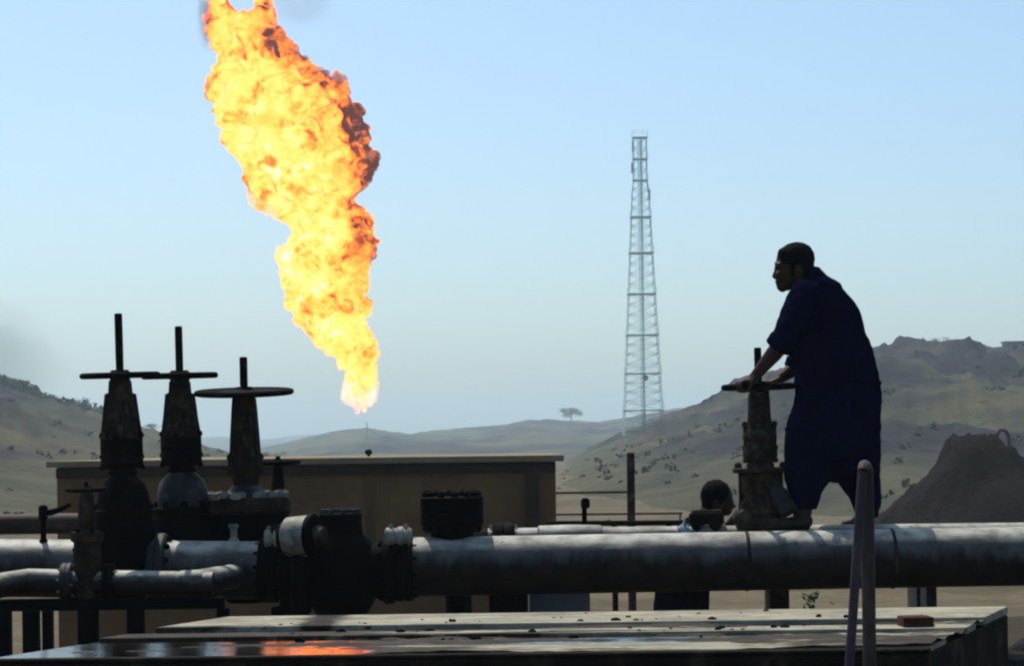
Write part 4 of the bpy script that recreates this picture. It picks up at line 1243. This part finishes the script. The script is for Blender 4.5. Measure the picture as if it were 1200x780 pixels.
def standing_man():
    D = DB
    s = S(D)
    Q = lambda x, y, dy=0.0: P(x, y, D + dy)
    base = Q(965, 618)
    t = thing('person', base, 'man in navy coveralls standing on the pipe, bent over turning a valve wheel', 'person')
    wheel_c = Vector((ORG[man_valve.name].x, D, 0))
    # true wheel centre, with the lean
    zz = (622 - 453) / s
    wc = ORG[man_valve.name] + Vector((math.sin(-.012) * zz, 0, math.cos(.012) * zz))
    Rw = (44 - 3.6) / s
    # ---- body (one continuous surface)
    b = MB()
    tiltH = Matrix.Rotation(R(-14), 3, 'Y')
    b.ball(Q(932, 307), (22.5 / s, .078, 23 / s), tiltH, 22, 14)                       # skull
    b.ball(Q(923, 318), (15.5 / s, .066, 22 / s), Matrix.Rotation(R(-8), 3, 'Y'), 18, 12)   # face
    b.ball(Q(923, 331), (11.5 / s, .055, 9.5 / s), tiltH, 16, 10)                        # jaw
    b.cap(Q(915, 336), Q(917, 337), 5 / s, 5.5 / s)                                       # chin
    b.cap(Q(911, 313), Q(907.4, 323.5), 2.2 / s, 2.8 / s, 10)                             # nose
    for sy in (-1, 1):
        b.ball(Q(908.5, 325.5, sy * .011), (2.4 / s, .010, 1.9 / s))                      # nostril wing
        b.cap(Q(910, 309, sy * .012), Q(913, 310, sy * .045), 2.6 / s, 2.6 / s, 8)        # brow
        b.ball(Q(914, 322, sy * .045), (6 / s, .022, 5 / s))                              # cheek
        b.ball(Q(936, 318, sy * .081), (4.6 / s, .012, 7.2 / s), Matrix.Rotation(R(12), 3, 'Y'))   # ear
    b.cap(Q(909.5, 330), Q(911.5, 330.4, .018), 1.7 / s, 1.4 / s, 8)                     # lips
    b.cap(Q(909.5, 330), Q(911.5, 330.4, -.018), 1.7 / s, 1.4 / s, 8)
    b.cap(Q(910.5, 333), Q(912.5, 333.4, .015), 1.6 / s, 1.4 / s, 8)
    b.cap(Q(910.5, 333), Q(912.5, 333.4, -.015), 1.6 / s, 1.4 / s, 8)
    b.cap(Q(938, 326), Q(952, 352), .060, .068, 18)                                       # neck
    # trunk
    b.loft([(Q(958, 340), .06, .10), (Q(964, 355), .11, .17), (Q(972, 385), .15, .19), (Q(980, 425), .17, .18), (Q(982, 460), .18, .17), (Q(978, 500), .19, .18), (Q(976, 530), .17, .17)][::-1], 26)
    # legs under the trousers
    b.cap(Q(962, 505, -.09), Q(944, 562, -.09), .10, .065); b.cap(Q(944, 562, -.09), Q(940, 602, -.08), .068, .052)
    b.cap(Q(995, 505, .09), Q(1008, 562, .09), .10, .065); b.cap(Q(1008, 562, .09), Q(1012, 604, .08), .062, .042)
    # bare feet in the sandals
    b.cap(Q(941, 600, -.08), Q(941, 610, -.08), .040, .036); b.cap(Q(942, 611, -.08), Q(914, 614, -.10), .030, .022)
    b.cap(Q(1012, 600, .08), Q(1012, 610, .08), .040, .036); b.cap(Q(1013, 611, .08), Q(990, 614, .07), .030, .022)
    # arms
    nx = 866.5
    hn = wc + Vector((math.cos(R(238)) * Rw, math.sin(R(238)) * Rw, 0))
    hf = wc + Vector((math.cos(R(72)) * Rw, math.sin(R(72)) * Rw, 0))
    sh_n, el_n = Q(944, 352, -.15), Q(917, 402, -.245)
    sh_f, el_f = Q(950, 354, .16), Q(936, 428, .255)
    wr_n = hn + Vector((.065, -.012, .055)); wr_f = hf + Vector((.075, .02, .045))
    b.cap(sh_n, el_n, .062, .050); b.cap(el_n, el_n.lerp(wr_n, .35), .048, .047); b.cap(el_n.lerp(wr_n, .35), wr_n, .046, .030)
    b.cap(sh_f, el_f, .062, .050); b.cap(el_f, el_f.lerp(wr_f, .35), .046, .044); b.cap(el_f.lerp(wr_f, .35), wr_f, .043, .028)
    tn = Vector((-math.sin(R(238)), math.cos(R(238)), 0)); tf = Vector((-math.sin(R(72)), math.cos(R(72)), 0))
    fingers(b, wr_n, None, hn, Vector((-.25, 1, 0)), 1)
    fingers(b, wr_f, None, hf, Vector((.25, -1, 0)), 1)
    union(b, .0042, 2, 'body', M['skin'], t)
    for sy in (-1, 1):
        mb = MB(); mb.ball(Q(911.8, 314, sy * .031), (2.2 / s, .011, 1.9 / s), seg=10, rings=8); mb.build('eye', M['black'], t)
    # ---- hair
    hb = MB()
    hb.ball(Q(932.5, 304), (22.8 / s, .083, 20.5 / s), Matrix.Rotation(R(-16), 3, 'Y'), 22, 14)
    hb.ball(Q(940, 314), (14.5 / s, .080, 20 / s), Matrix.Rotation(R(-10), 3, 'Y'), 20, 12)
    hb.ball(Q(917, 297), (6 / s, .058, 6.5 / s), None, 16, 10)
    for k in range(0):
        a = random.uniform(0, 6.28); e = random.uniform(.1, 1.5)
        p = Q(932.5, 303) + Vector((math.cos(a) * math.cos(e) * 22 / s, math.sin(a) * math.cos(e) * .08, math.sin(e) * 20 / s))
        hb.ball(p, random.uniform(.006, .013), seg=8, rings=6)
    union(hb, .005, 1, 'hair', M['hair'], t, disp=((.03, .008, 2, False),))
    for sy in (-1, 1):
        mb = MB(); mb.cap(Q(928, 312, sy * .078), Q(928, 322, sy * .073), .012, .007, 8); mb.build('sideburn', M['hair'], t)
    # ---- coverall
    c = MB()
    c.loft([(Q(952, 317), 12 / s, .075), (Q(955, 324), 17 / s, .10), (Q(958, 332), 27 / s, .145), (Q(961, 345), 33 / s, .19), (Q(966, 362), 39 / s, .215), (Q(971, 385), 42.5 / s, .225), (Q(977, 415), 47 / s, .22), (Q(981, 440), 49.5 / s, .215), (Q(982, 465), 51.5 / s, .215), (Q(977, 495), 56 / s, .22), (Q(976, 525), 57 / s, .22), (Q(976, 543), 55 / s, .20), (Q(979, 553), 46 / s, .16), (Q(983, 561), 26 / s, .11), (Q(985, 567), 8 / s, .05)][::-1], 32)
    c.cap(Q(944, 349, -.15), Q(926, 385, -.225), 22 / s, 17.5 / s, 18); c.cap(Q(926, 385, -.225), Q(917, 401, -.245), 17 / s, 15.5 / s, 18)
    c.cap(Q(950, 352, .16), Q(942, 405, .235), 24 / s, 17 / s, 18); c.cap(Q(942, 405, .235), Q(936, 425, .255), 17 / s, 14.5 / s, 18)
    c.loft([(Q(942, 597, -.08), 15.5 / s, .08), (Q(943, 580, -.085), 18.5 / s, .095), (Q(946, 562, -.09), 27.5 / s, .13), (Q(947, 540, -.095), 28 / s, .15), (Q(950, 500, -.09), 31 / s, .16)], 24)
    c.loft([(Q(1016, 607, .08), 14 / s, .08), (Q(1014.5, 588, .085), 17.5 / s, .10), (Q(1006.5, 564, .09), 26.5 / s, .13), (Q(1003, 540, .095), 30 / s, .15), (Q(1000, 500, .09), 33 / s, .16)], 24)
    # collar, cuffs
    c.loft([(Q(951, 312), 10 / s, .068), (Q(953, 318), 12.5 / s, .085), (Q(955, 326), 16 / s, .11)][::-1], 26)
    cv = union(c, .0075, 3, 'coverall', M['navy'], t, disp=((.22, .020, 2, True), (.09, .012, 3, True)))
    mb = MB()
    e = (Q(917, 401, -.245) - Q(926, 385, -.225)).normalized()
    mb.lathe([(15 / s, -.03), (17.2 / s, -.028), (17.6 / s, .02), (15.5 / s, .026)], Q(916, 403, -.247), e, 22); mb.build('cuff', M['navy'], t)
    e = (Q(936, 425, .255) - Q(942, 405, .235)).normalized()
    mb = MB(); mb.lathe([(14 / s, -.03), (16 / s, -.028), (16.2 / s, .02), (14.5 / s, .026)], Q(935.5, 427, .256), e, 22); mb.build('cuff', M['navy'], t)
    # ---- shoes
    for (x0, x1, dy) in ((950, 906, -.09), (1022, 985, .075)):
        mb = MB()
        zc = Q(x0, 618, dy).z
        for (xa, xb, r0, r1, h) in ((x0 - 7, x0 - 16, .046, .044, 13), (x0 - 14, (x0 + x1) / 2, .044, .040, 11), ((x0 + x1) / 2, x1 + 8, .040, .034, 8)):
            mb.cap(Q(xa, 618 - h * .6, dy), Q(xb, 618 - h * .45, dy - .01), r0, r1, 14)
        for v_ in mb.v: v_.z = max(v_.z, zc)
        sh = mb.build('shoe', M['leather'], t)
        mb = MB(); mb.box(Q((x0 + x1) / 2, 618, dy) , ((x0 - x1 - 4) / s, .095, .018), bev=.008); mb.build('sole', M['oily'], sh)
    # belt line of the coverall
    mb = MB()
    mb.tube([Q(981.5, 448) + Vector((math.cos(a) * 49.6 / s, math.sin(a) * .213, .012 * math.sin(3 * a))) for a in np.linspace(0, 2 * math.pi, 41)[:-1]], .009, 8, closed=True)
    mb.build('waistband', M['navy'], t)
standing_man()

def second_man():
    D = 13.15
    s = S(D)
    Q = lambda x, y, dy=0.0: P(x, y, D + dy)
    gz = 0.0
    base = Vector((Q(795, 700).x, D, gz))
    t = thing('person', base, 'black-haired man half hidden behind the pipes, looking down at the valve', 'person')
    b = MB()
    rt = Matrix.Rotation(R(16), 3, 'Y')
    b.ball(Q(841, 582), (17.5 / s, .072, 19 / s), rt, 20, 12)
    b.ball(Q(848, 590), (12 / s, .060, 14 / s), rt, 16, 10)
    b.ball(Q(850, 598), (8 / s, .045, 6 / s), rt)
    b.cap(Q(857, 587), Q(860.5, 593), 1.8 / s, 2.2 / s, 8)
    for sy in (-1, 1):
        b.ball(Q(838, 590, sy * .074), (3.6 / s, .011, 5.6 / s), rt)
        b.cap(Q(857, 583, sy * .012), Q(854, 584, sy * .04), 2 / s, 2 / s, 8)
    b.cap(Q(834, 594), Q(822, 616), .055, .062)
    b.loft([(Q(820, 606), .07, .11), (Q(815, 620), .11, .17), (Q(806, 650), .13, .18), (Q(800, 690), .14, .165), (Q(797, 725), .15, .16)][::-1], 24)
    b.cap(Q(798, 720, -.09), Q(800, 800, -.09), .09, .06); b.cap(Q(800, 800, -.09), Vector((Q(795, 700).x, D - .09, .07)), .058, .04)
    b.cap(Q(798, 720, .09), Q(800, 800, .09), .09, .06); b.cap(Q(800, 800, .09), Vector((Q(795, 700).x, D + .09, .07)), .058, .04)
    for sy in (-1, 1):
        b.cap(Vector((base.x - .03, D + sy * .09, .05)), Vector((base.x + .16, D + sy * .1, .035)), .042, .03)
    # arms: near hand rests on the rear pipe, far hand works at the valve
    w1 = P(838, 612, DB + .10); el1 = Q(812, 640, -.30)
    b.cap(Q(816, 618, -.17), el1, .06, .045); b.cap(el1, w1, .043, .028)
    for k in range(4):
        o_ = Vector((.02 * (k - 1.5), 0, 0))
        b.cap(w1 + o_ * .5, w1 + o_ + Vector((.01, -.05, .004)), .017, .013, 8)
        b.cap(w1 + o_ + Vector((.01, -.05, .004)), w1 + o_ * 1.1 + Vector((.014, -.085, -.012)), .0095, .009, 8)
        b.cap(w1 + o_ * 1.1 + Vector((.014, -.085, -.012)), w1 + o_ * 1.1 + Vector((.014, -.10, -.035)), .009, .008, 8)
    b.cap(w1 + Vector((.02, -.02, 0)), w1 + Vector((.05, -.055, -.008)), .012, .0095, 8)
    w2 = P(862, 606, DB + .16); el2 = Q(838, 640, .12)
    b.cap(Q(820, 616, .17), el2, .06, .045); b.cap(el2, w2, .043, .028)
    for k in range(4):
        o_ = Vector((0, 0, .02 * (k - 1.5)))
        b.cap(w2 + o_ * .4, w2 + o_ + Vector((.035, -.04, .0)), .016, .012, 8)
        b.cap(w2 + o_ + Vector((.035, -.04, 0)), w2 + o_ + Vector((.045, -.075, 0)), .0095, .0085, 8)
    b.cap(w2 + Vector((.0, -.02, .03)), w2 + Vector((.02, -.05, .05)), .012, .009, 8)
    union(b, .0055, 2, 'body', M['skin2'], t)
    h = MB()
    h.ball(Q(839, 580), (18.5 / s, .079, 18.5 / s), rt, 22, 14)
    h.ball(Q(833, 588), (11 / s, .074, 14 / s), rt, 18, 12)
    rr = random.Random(3)
    for k in range(50):
        a = rr.uniform(0, 6.28); e = rr.uniform(.0, 1.5)
        h.ball(Q(839, 580) + Vector((math.cos(a) * math.cos(e) * 17.5 / s, math.sin(a) * math.cos(e) * .076, math.sin(e) * 18 / s)), rr.uniform(.005, .009), seg=8, rings=6)
    union(h, .006, 1, 'hair', M['hair'], t)
    c = MB()
    c.loft([(Q(822, 602), .065, .09), (Q(819, 609), .10, .15), (Q(815, 620), .125, .19), (Q(806, 650), .15, .20), (Q(800, 690), .165, .19), (Q(797, 725), .17, .185), (Q(797, 745), .14, .15)][::-1], 26)
    c.cap(Q(816, 618, -.17), el1, .075, .062); c.cap(Q(820, 616, .17), el2, .075, .062)
    c.cap(el1, el1.lerp(w1, .5), .060, .052); c.cap(el2, el2.lerp(w2, .45), .06, .052)
    c.cap(Q(798, 715, -.085), Q(800, 800, -.09), .115, .095); c.cap(Q(800, 800, -.09), Vector((base.x + .01, D - .09, .14)), .092, .07)
    c.cap(Q(798, 715, .085), Q(800, 800, .09), .115, .095); c.cap(Q(800, 800, .09), Vector((base.x + .01, D + .09, .14)), .092, .07)
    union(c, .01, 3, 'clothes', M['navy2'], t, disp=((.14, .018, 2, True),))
    for sy in (-1, 1):
        mb = MB(); mb.cap(Vector((base.x - .05, D + sy * .09, .035)), Vector((base.x + .18, D + sy * .1, .03)), .05, .042); mb.build('shoe', M['leather'], t)
second_man()
# pale blue rag and small clamp fitting on the rear pipe in front of him
q = P(801, 614, DB)
mb = MB()
nx, ny = 14, 12
vs = []
for j in range(ny + 1):
    for i in range(nx + 1):
        a = -1.25 + 2.1 * j / ny
        x = (-5 + 11 * i / nx) / S(DB)
        rr_ = rb + .012 + .008 * math.sin(i * 1.3 + j * .5)
        cpt = P(801 , 633, DB)
        vs.append(Vector((cpt.x + x + .01 * math.sin(j), DB + math.sin(a) * rr_, P(801, 633.3, DB).z + math.cos(a) * rr_ + (.03 * math.exp(-((i - 8) / 2.5) ** 2 - ((j - 6) / 3) ** 2)))))
mb.v = vs; mb.f = [(j * (nx + 1) + i, j * (nx + 1) + i + 1, (j + 1) * (nx + 1) + i + 1, (j + 1) * (nx + 1) + i) for j in range(ny) for i in range(nx)]
o = mb.build('rag', M['cloth'], angle=80, loc=q)
so_ = o.modifiers.new('solid', 'SOLIDIFY'); so_.thickness = .006
tag(o, 'pale blue rag draped over the rear pipe before the hidden man', 'rag')
q = P(828, 618, DB); s = S(DB)
t = thing('pipe_saddle', q, 'dark brown two-legged saddle clamp on the rear pipe below the hidden man', 'pipe clamp')
mb = MB(); mb.box(P(828, 607, DB - .03), (40 / s, .10, 13 / s), bev=.012); mb.build('yoke', M['oily'], t)
for x in (817, 838):
    mb = MB(); mb.rod(P(x, 626, DB - .03), P(x, 608, DB - .03), 6 / s, 12); mb.build('leg', M['oily'], t)
mb = MB(); mb.rod(P(810, 601, DB - .03), P(846, 600, DB - .03), 4 / s, 10); mb.build('pin', M['rust'], t)

# ------------------------------------------------------------------ gas flare
def flame_mat():
    m = bpy.data.materials.new('burning_gas')
    m.use_nodes = True
    nt = m.node_tree
    nt.nodes.clear()
    out = nt.nodes.new('ShaderNodeOutputMaterial')
    em = nt.nodes.new('ShaderNodeEmission')
    tr = nt.nodes.new('ShaderNodeBsdfTransparent')
    mx = nt.nodes.new('ShaderNodeMixShader')
    tc = nt.nodes.new('ShaderNodeTexCoord')
    v = tc.outputs['Object']
    sep = nt.nodes.new('ShaderNodeSeparateXYZ'); nt.links.new(v, sep.inputs[0])
    at = nt.nodes.new('ShaderNodeAttribute'); at.attribute_name = 'glow_level'
    ge = nt.nodes.new('ShaderNodeNewGeometry')
    pnt = ramp(nt, ge.outputs['Pointiness'], [(0.40, (0, 0, 0)), (0.5, (.5, .5, .5)), (0.62, (1, 1, 1))])
    n1 = nz(nt, v, .27, 5, .52, 1.2)
    n2 = nz(nt, v, .75, 5, .50, 1.2)
    n4 = nz(nt, v, .50, 4, .52, .8)
    dip = ramp(nt, n4, [(.36, (1, 1, 1)), (.50, (0, 0, 0))])
    t = math_(nt, 'MULTIPLY_ADD', n1, 1.15, -.575)
    t = math_(nt, 'ADD', t, math_(nt, 'MULTIPLY_ADD', n2, .62, -.31))
    t = math_(nt, 'ADD', t, math_(nt, 'MULTIPLY', dip, -.34))
    t = math_(nt, 'ADD', t, math_(nt, 'MULTIPLY_ADD', pnt, .16, -.08))
    t = math_(nt, 'ADD', t, at.outputs['Fac'])
    col = ramp(nt, t, [(0.02, (.10, .012, .003)), (0.14, (.42, .06, .006)), (0.27, (.85, .22, .012)), (0.42, (.98, .46, .04)), (0.58, (1.0, .72, .09)), (0.74, (1.0, .88, .17)), (0.88, (1.0, .93, .28)), (1.0, (1.0, .95, .74))])
    # the hottest gas is far brighter in red than the picture can show, so its mirror image is orange
    sc_ = nt.nodes.new('ShaderNodeSeparateColor'); nt.links.new(col, sc_.inputs[0])
    cc_ = nt.nodes.new('ShaderNodeCombineColor')
    r_ = sc_.outputs[0]
    nt.links.new(math_(nt, 'MULTIPLY_ADD', math_(nt, 'POWER', r_, 9.0), 2.6, r_), cc_.inputs[0])
    nt.links.new(sc_.outputs[1], cc_.inputs[1]); nt.links.new(sc_.outputs[2], cc_.inputs[2])
    nt.links.new(cc_.outputs[0], em.inputs[0])
    em.inputs[1].default_value = 0.80
    lw = nt.nodes.new('ShaderNodeLayerWeight'); lw.inputs[0].default_value = .35
    al = nt.nodes.new('ShaderNodeAttribute'); al.attribute_name = 'thick'
    f = ramp(nt, lw.outputs['Facing'], [(.25, (1, 1, 1)), (.85, (0, 0, 0))])
    n3 = nz(nt, v, .8, 5, .6, .8)
    a = math_(nt, 'ADD', al.outputs['Fac'], math_(nt, 'MULTIPLY_ADD', n3, 2.2, -1.1))
    a = math_(nt, 'MULTIPLY', math_(nt, 'MULTIPLY_ADD', a, 1.0, 0.0, clamp=True), f)
    nt.links.new(a, mx.inputs[0]); nt.links.new(tr.outputs[0], mx.inputs[1]); nt.links.new(em.outputs[0], mx.inputs[2])
    nt.links.new(mx.outputs[0], out.inputs['Surface'])
    return m

FO = [(-14, 246, 318), (0, 243, 325), (20, 241, 330), (45, 243, 345), (64, 250, 352), (85, 243, 378), (103, 236, 411), (128, 243, 429), (154, 251, 439), (173, 259, 443), (192, 275, 447), (208, 279, 440), (218, 283, 429), (231, 300, 421), (242, 318, 427), (263, 336, 443), (285, 334, 448), (306, 324, 438), (320, 322, 438), (346, 328, 440), (371, 340, 436), (392, 358, 441), (417, 384, 447), (442, 399, 447), (464, 391, 448), (474, 402, 448), (482, 408, 447)]
DFL = 180.0
def flame():
    s = S(DFL)
    rnd = random.Random(21)
    ys = [f[0] for f in FO]; ls = [f[1] for f in FO]; rs = [f[2] for f in FO]
    mb = MB()
    foot = P(432, 490, DFL)
    pts = []
    def edge(x, y):
        l, r = np.interp(y, ys, ls), np.interp(y, ys, rs)
        return min(x - l, r - x)
    y = 22.0
    while y < 476:
        l, r = np.interp(y, ys, ls), np.interp(y, ys, rs)
        w = (r - l) / 2
        # filled core
        mb.ball(P((l + r) / 2, y, DFL), (max(.4, (w - 11) / s), max(.35, (w * .68) / s), 9 / s), None, 14, 8)
        y += 6
    for k in range(1500):
        y = rnd.uniform(-12, 477)
        l, r = np.interp(y, ys, ls), np.interp(y, ys, rs)
        rad = rnd.choice((5, 6, 8, 10, 13, 16, 20)) * (0.5 if y > 400 else 1)
        rad = min(rad, (r - l) * .28)
        a = rnd.uniform(0, 2 * math.pi)
        w = (r - l) / 2 - rad
        k2 = rnd.uniform(.80, 1.05)
        x = (l + r) / 2 + math.cos(a) * w * k2
        if y < 30 and 276 < x + rad and x - rad < 298: continue
        if min(edge(x, y - rad * .7), edge(x, y + rad * .7)) < -4: continue
        mb.ball(P(x, y, DFL + math.sin(a) * w * .72 * k2 / s), (rad / s, rad / s, rad * rnd.uniform(.85, 1.2) / s), None, 10, 7)
    for (x0, y0, x1, y1, r0, r1) in ((262, 44, 258, -24, 19, 14), (309, 44, 311, -24, 19, 10), (250, 30, 244, -10, 8, 5), (318, 40, 322, 4, 10, 4)):
        mb.cap(P(x0, y0, DFL), P(x1, y1, DFL), r0 / s, r1 / s, 12)
    o = union(mb, 2.4 / s, 1, 'flare_flame', FLM, None, disp=((40 / s, 20 / s, 1, True), (17 / s, 6 / s, 1, True), (8 / s, 2 / s, 1, False)))
    me = o.data
    n = len(me.vertices)
    co = np.empty(n * 3); me.vertices.foreach_get('co', co); co = co.reshape(-1, 3)
    # back to outline rows
    d = co[:, 1]
    u = co[:, 0] * F / d; v = (co[:, 2] - CAMZ) * F / d
    px = 600 + u * cr - v * sr; py = HZ - (u * sr + v * cr)
    l, r = np.interp(py, ys, ls), np.interp(py, ys, rs)
    k = np.clip((px - l) / np.maximum(r - l, 1), 0, 1)
    up = np.clip((py - 0) / 487, 0, 1)
    # cooler on the upper right flank, hottest along the lower left
    heat = .63 + .10 * np.clip((up - .3) * 2, 0, 1) - .46 * np.clip((k - .56) / .44, 0, 1) ** 1.2 * np.clip(1.25 - np.abs(py - 150) / 190, .25, 1) + .10 * np.exp(-((k - .3) / .28) ** 2)
    heat -= .22 * np.clip((80 - py) / 90, 0, 1)
    heat -= .12 * np.clip((.12 - k) / .12, 0, 1) * np.clip((330 - py) / 60, 0, 1)
    heat -= .30 * np.exp(-((px - 428) / 14) ** 2 - ((py - 285) / 26) ** 2)
    heat -= .22 * np.exp(-((px - 405) / 22) ** 2 - ((py - 310) / 26) ** 2)
    heat -= .24 * np.exp(-((px - 437) / 16) ** 2 - ((py - 196) / 22) ** 2)
    heat -= .20 * np.exp(-((px - 418) / 18) ** 2 - ((py - 142) / 24) ** 2)
    heat += .40 * np.clip((py - 425) / 40, 0, 1)
    thick = 1.55 - 1.22 * np.clip((py - 400) / 85, 0, 1) - .75 * np.clip((42 - py) / 55, 0, 1)
    edge_px = np.minimum(px - l, r - px)
    thick -= .95 * np.clip(1 - edge_px / 11, 0, 1)
    for nm, arr in (('glow_level', heat), ('thick', thick)):
        at = me.attributes.new(nm, 'FLOAT', 'POINT')
        at.data.foreach_set('value', arr.astype(np.float32))
    # object origin at the foot of the flame
    me.transform(Matrix.Translation(-foot)); o.location = foot
    tag(o, 'huge orange and yellow gas flame billowing up over the far building', 'flame')
    return foot
FLM = flame_mat()
foot = flame()
# flare stack below the flame
M['stack'] = simple('pale_stack_paint', [(0.3, (0.66, 0.72, 0.75)), (0.7, (0.74, 0.79, 0.8))], .5, .7, .2, 0)
t = thing('flare_stack', (foot.x, DFL, FLAT), 'thin pale flare stack below the gas flame', 'flare stack')
x = foot.x - .15
mb = MB(); mb.lathe([(.035, 0), (.03, foot.z - FLAT - .7), (.035, foot.z - FLAT - .65), (.035, foot.z - FLAT - .1)], (x, DFL, FLAT - .2), seg=12); mb.build('riser', M['stack'], t)
mb = MB(); mb.box((x, DFL, FLAT), (1.6, 1.6, .4), bev=.05); mb.build('footing', M['stone'], t)

# ------------------------------------------------------------------ smoke
def smoke(label, c, rad, density, color, seed, scale, rot=None):
    m = bpy.data.materials.new('smoke')
    m.use_nodes = True
    nt = m.node_tree; nt.nodes.clear()
    out = nt.nodes.new('ShaderNodeOutputMaterial')
    pv = nt.nodes.new('ShaderNodeVolumePrincipled')
    pv.inputs['Color'].default_value = (*color, 1)
    tc = nt.nodes.new('ShaderNodeTexCoord')
    ln = nt.nodes.new('ShaderNodeVectorMath'); ln.operation = 'LENGTH'
    nt.links.new(tc.outputs['Object'], ln.inputs[0])
    fall = math_(nt, 'SUBTRACT', 1.0, ln.outputs['Value'], clamp=True)
    mp = nt.nodes.new('ShaderNodeMapping'); mp.inputs['Location'].default_value = (seed, seed * .7, 0)
    nt.links.new(tc.outputs['Object'], mp.inputs[0])
    n = nz(nt, mp.outputs[0], scale, 4, .6, .6)
    f = math_(nt, 'MULTIPLY', fall, math_(nt, 'MULTIPLY_ADD', n, 3.2, -1.1, clamp=True))
    nt.links.new(math_(nt, 'MULTIPLY', f, density), pv.inputs['Density'])
    nt.links.new(pv.outputs[0], out.inputs['Volume'])
    mb = MB(); mb.ball((0, 0, 0), 1.0, seg=20, rings=12)
    o = mb.build('smoke', m)
    o.location = c; o.scale = rad
    if rot: o.rotation_euler = rot
    tag(o, label, kind='stuff')
s = S(DFL)
smoke('dark wisp of smoke leaving the left top of the flame', P(243, 22, DFL + 1), (13 / s, 1.6, 42 / s), 1.5, (.10, .085, .08), 1.0, 1.6)
smoke('thin brown smoke above the right top of the flame', P(352, 2, DFL + 3), (46 / s, 2.4, 34 / s), .28, (.25, .22, .21), 4.0, 1.4)
smoke('pale green-grey smoke drifting at the far left edge', P(-25, 425, 700), (34, 30, 24), .045, (.36, .46, .44), 2.0, 1.0)

# ------------------------------------------------------------------ haze
hb = MB()
x0, x1, y0, y1, z0, z1 = -3100, 3100, -60, 4100, -3.6, 72
hb.box(((x0 + x1) / 2, (y0 + y1) / 2, (z0 + z1) / 2), (x1 - x0, y1 - y0, z1 - z0))
m = bpy.data.materials.new('dusty_air')
m.use_nodes = True
nt = m.node_tree; nt.nodes.clear()
out = nt.nodes.new('ShaderNodeOutputMaterial')
pv = nt.nodes.new('ShaderNodeVolumePrincipled')
pv.inputs['Color'].default_value = (.74, .94, 1.0, 1)
pv.inputs['Density'].default_value = HAZE_DENSITY
pv.inputs['Anisotropy'].default_value = 0.35
nt.links.new(pv.outputs[0], out.inputs['Volume'])
tag(hb.build('haze', m, smooth=False), 'dusty pale blue air over the plain', kind='stuff')
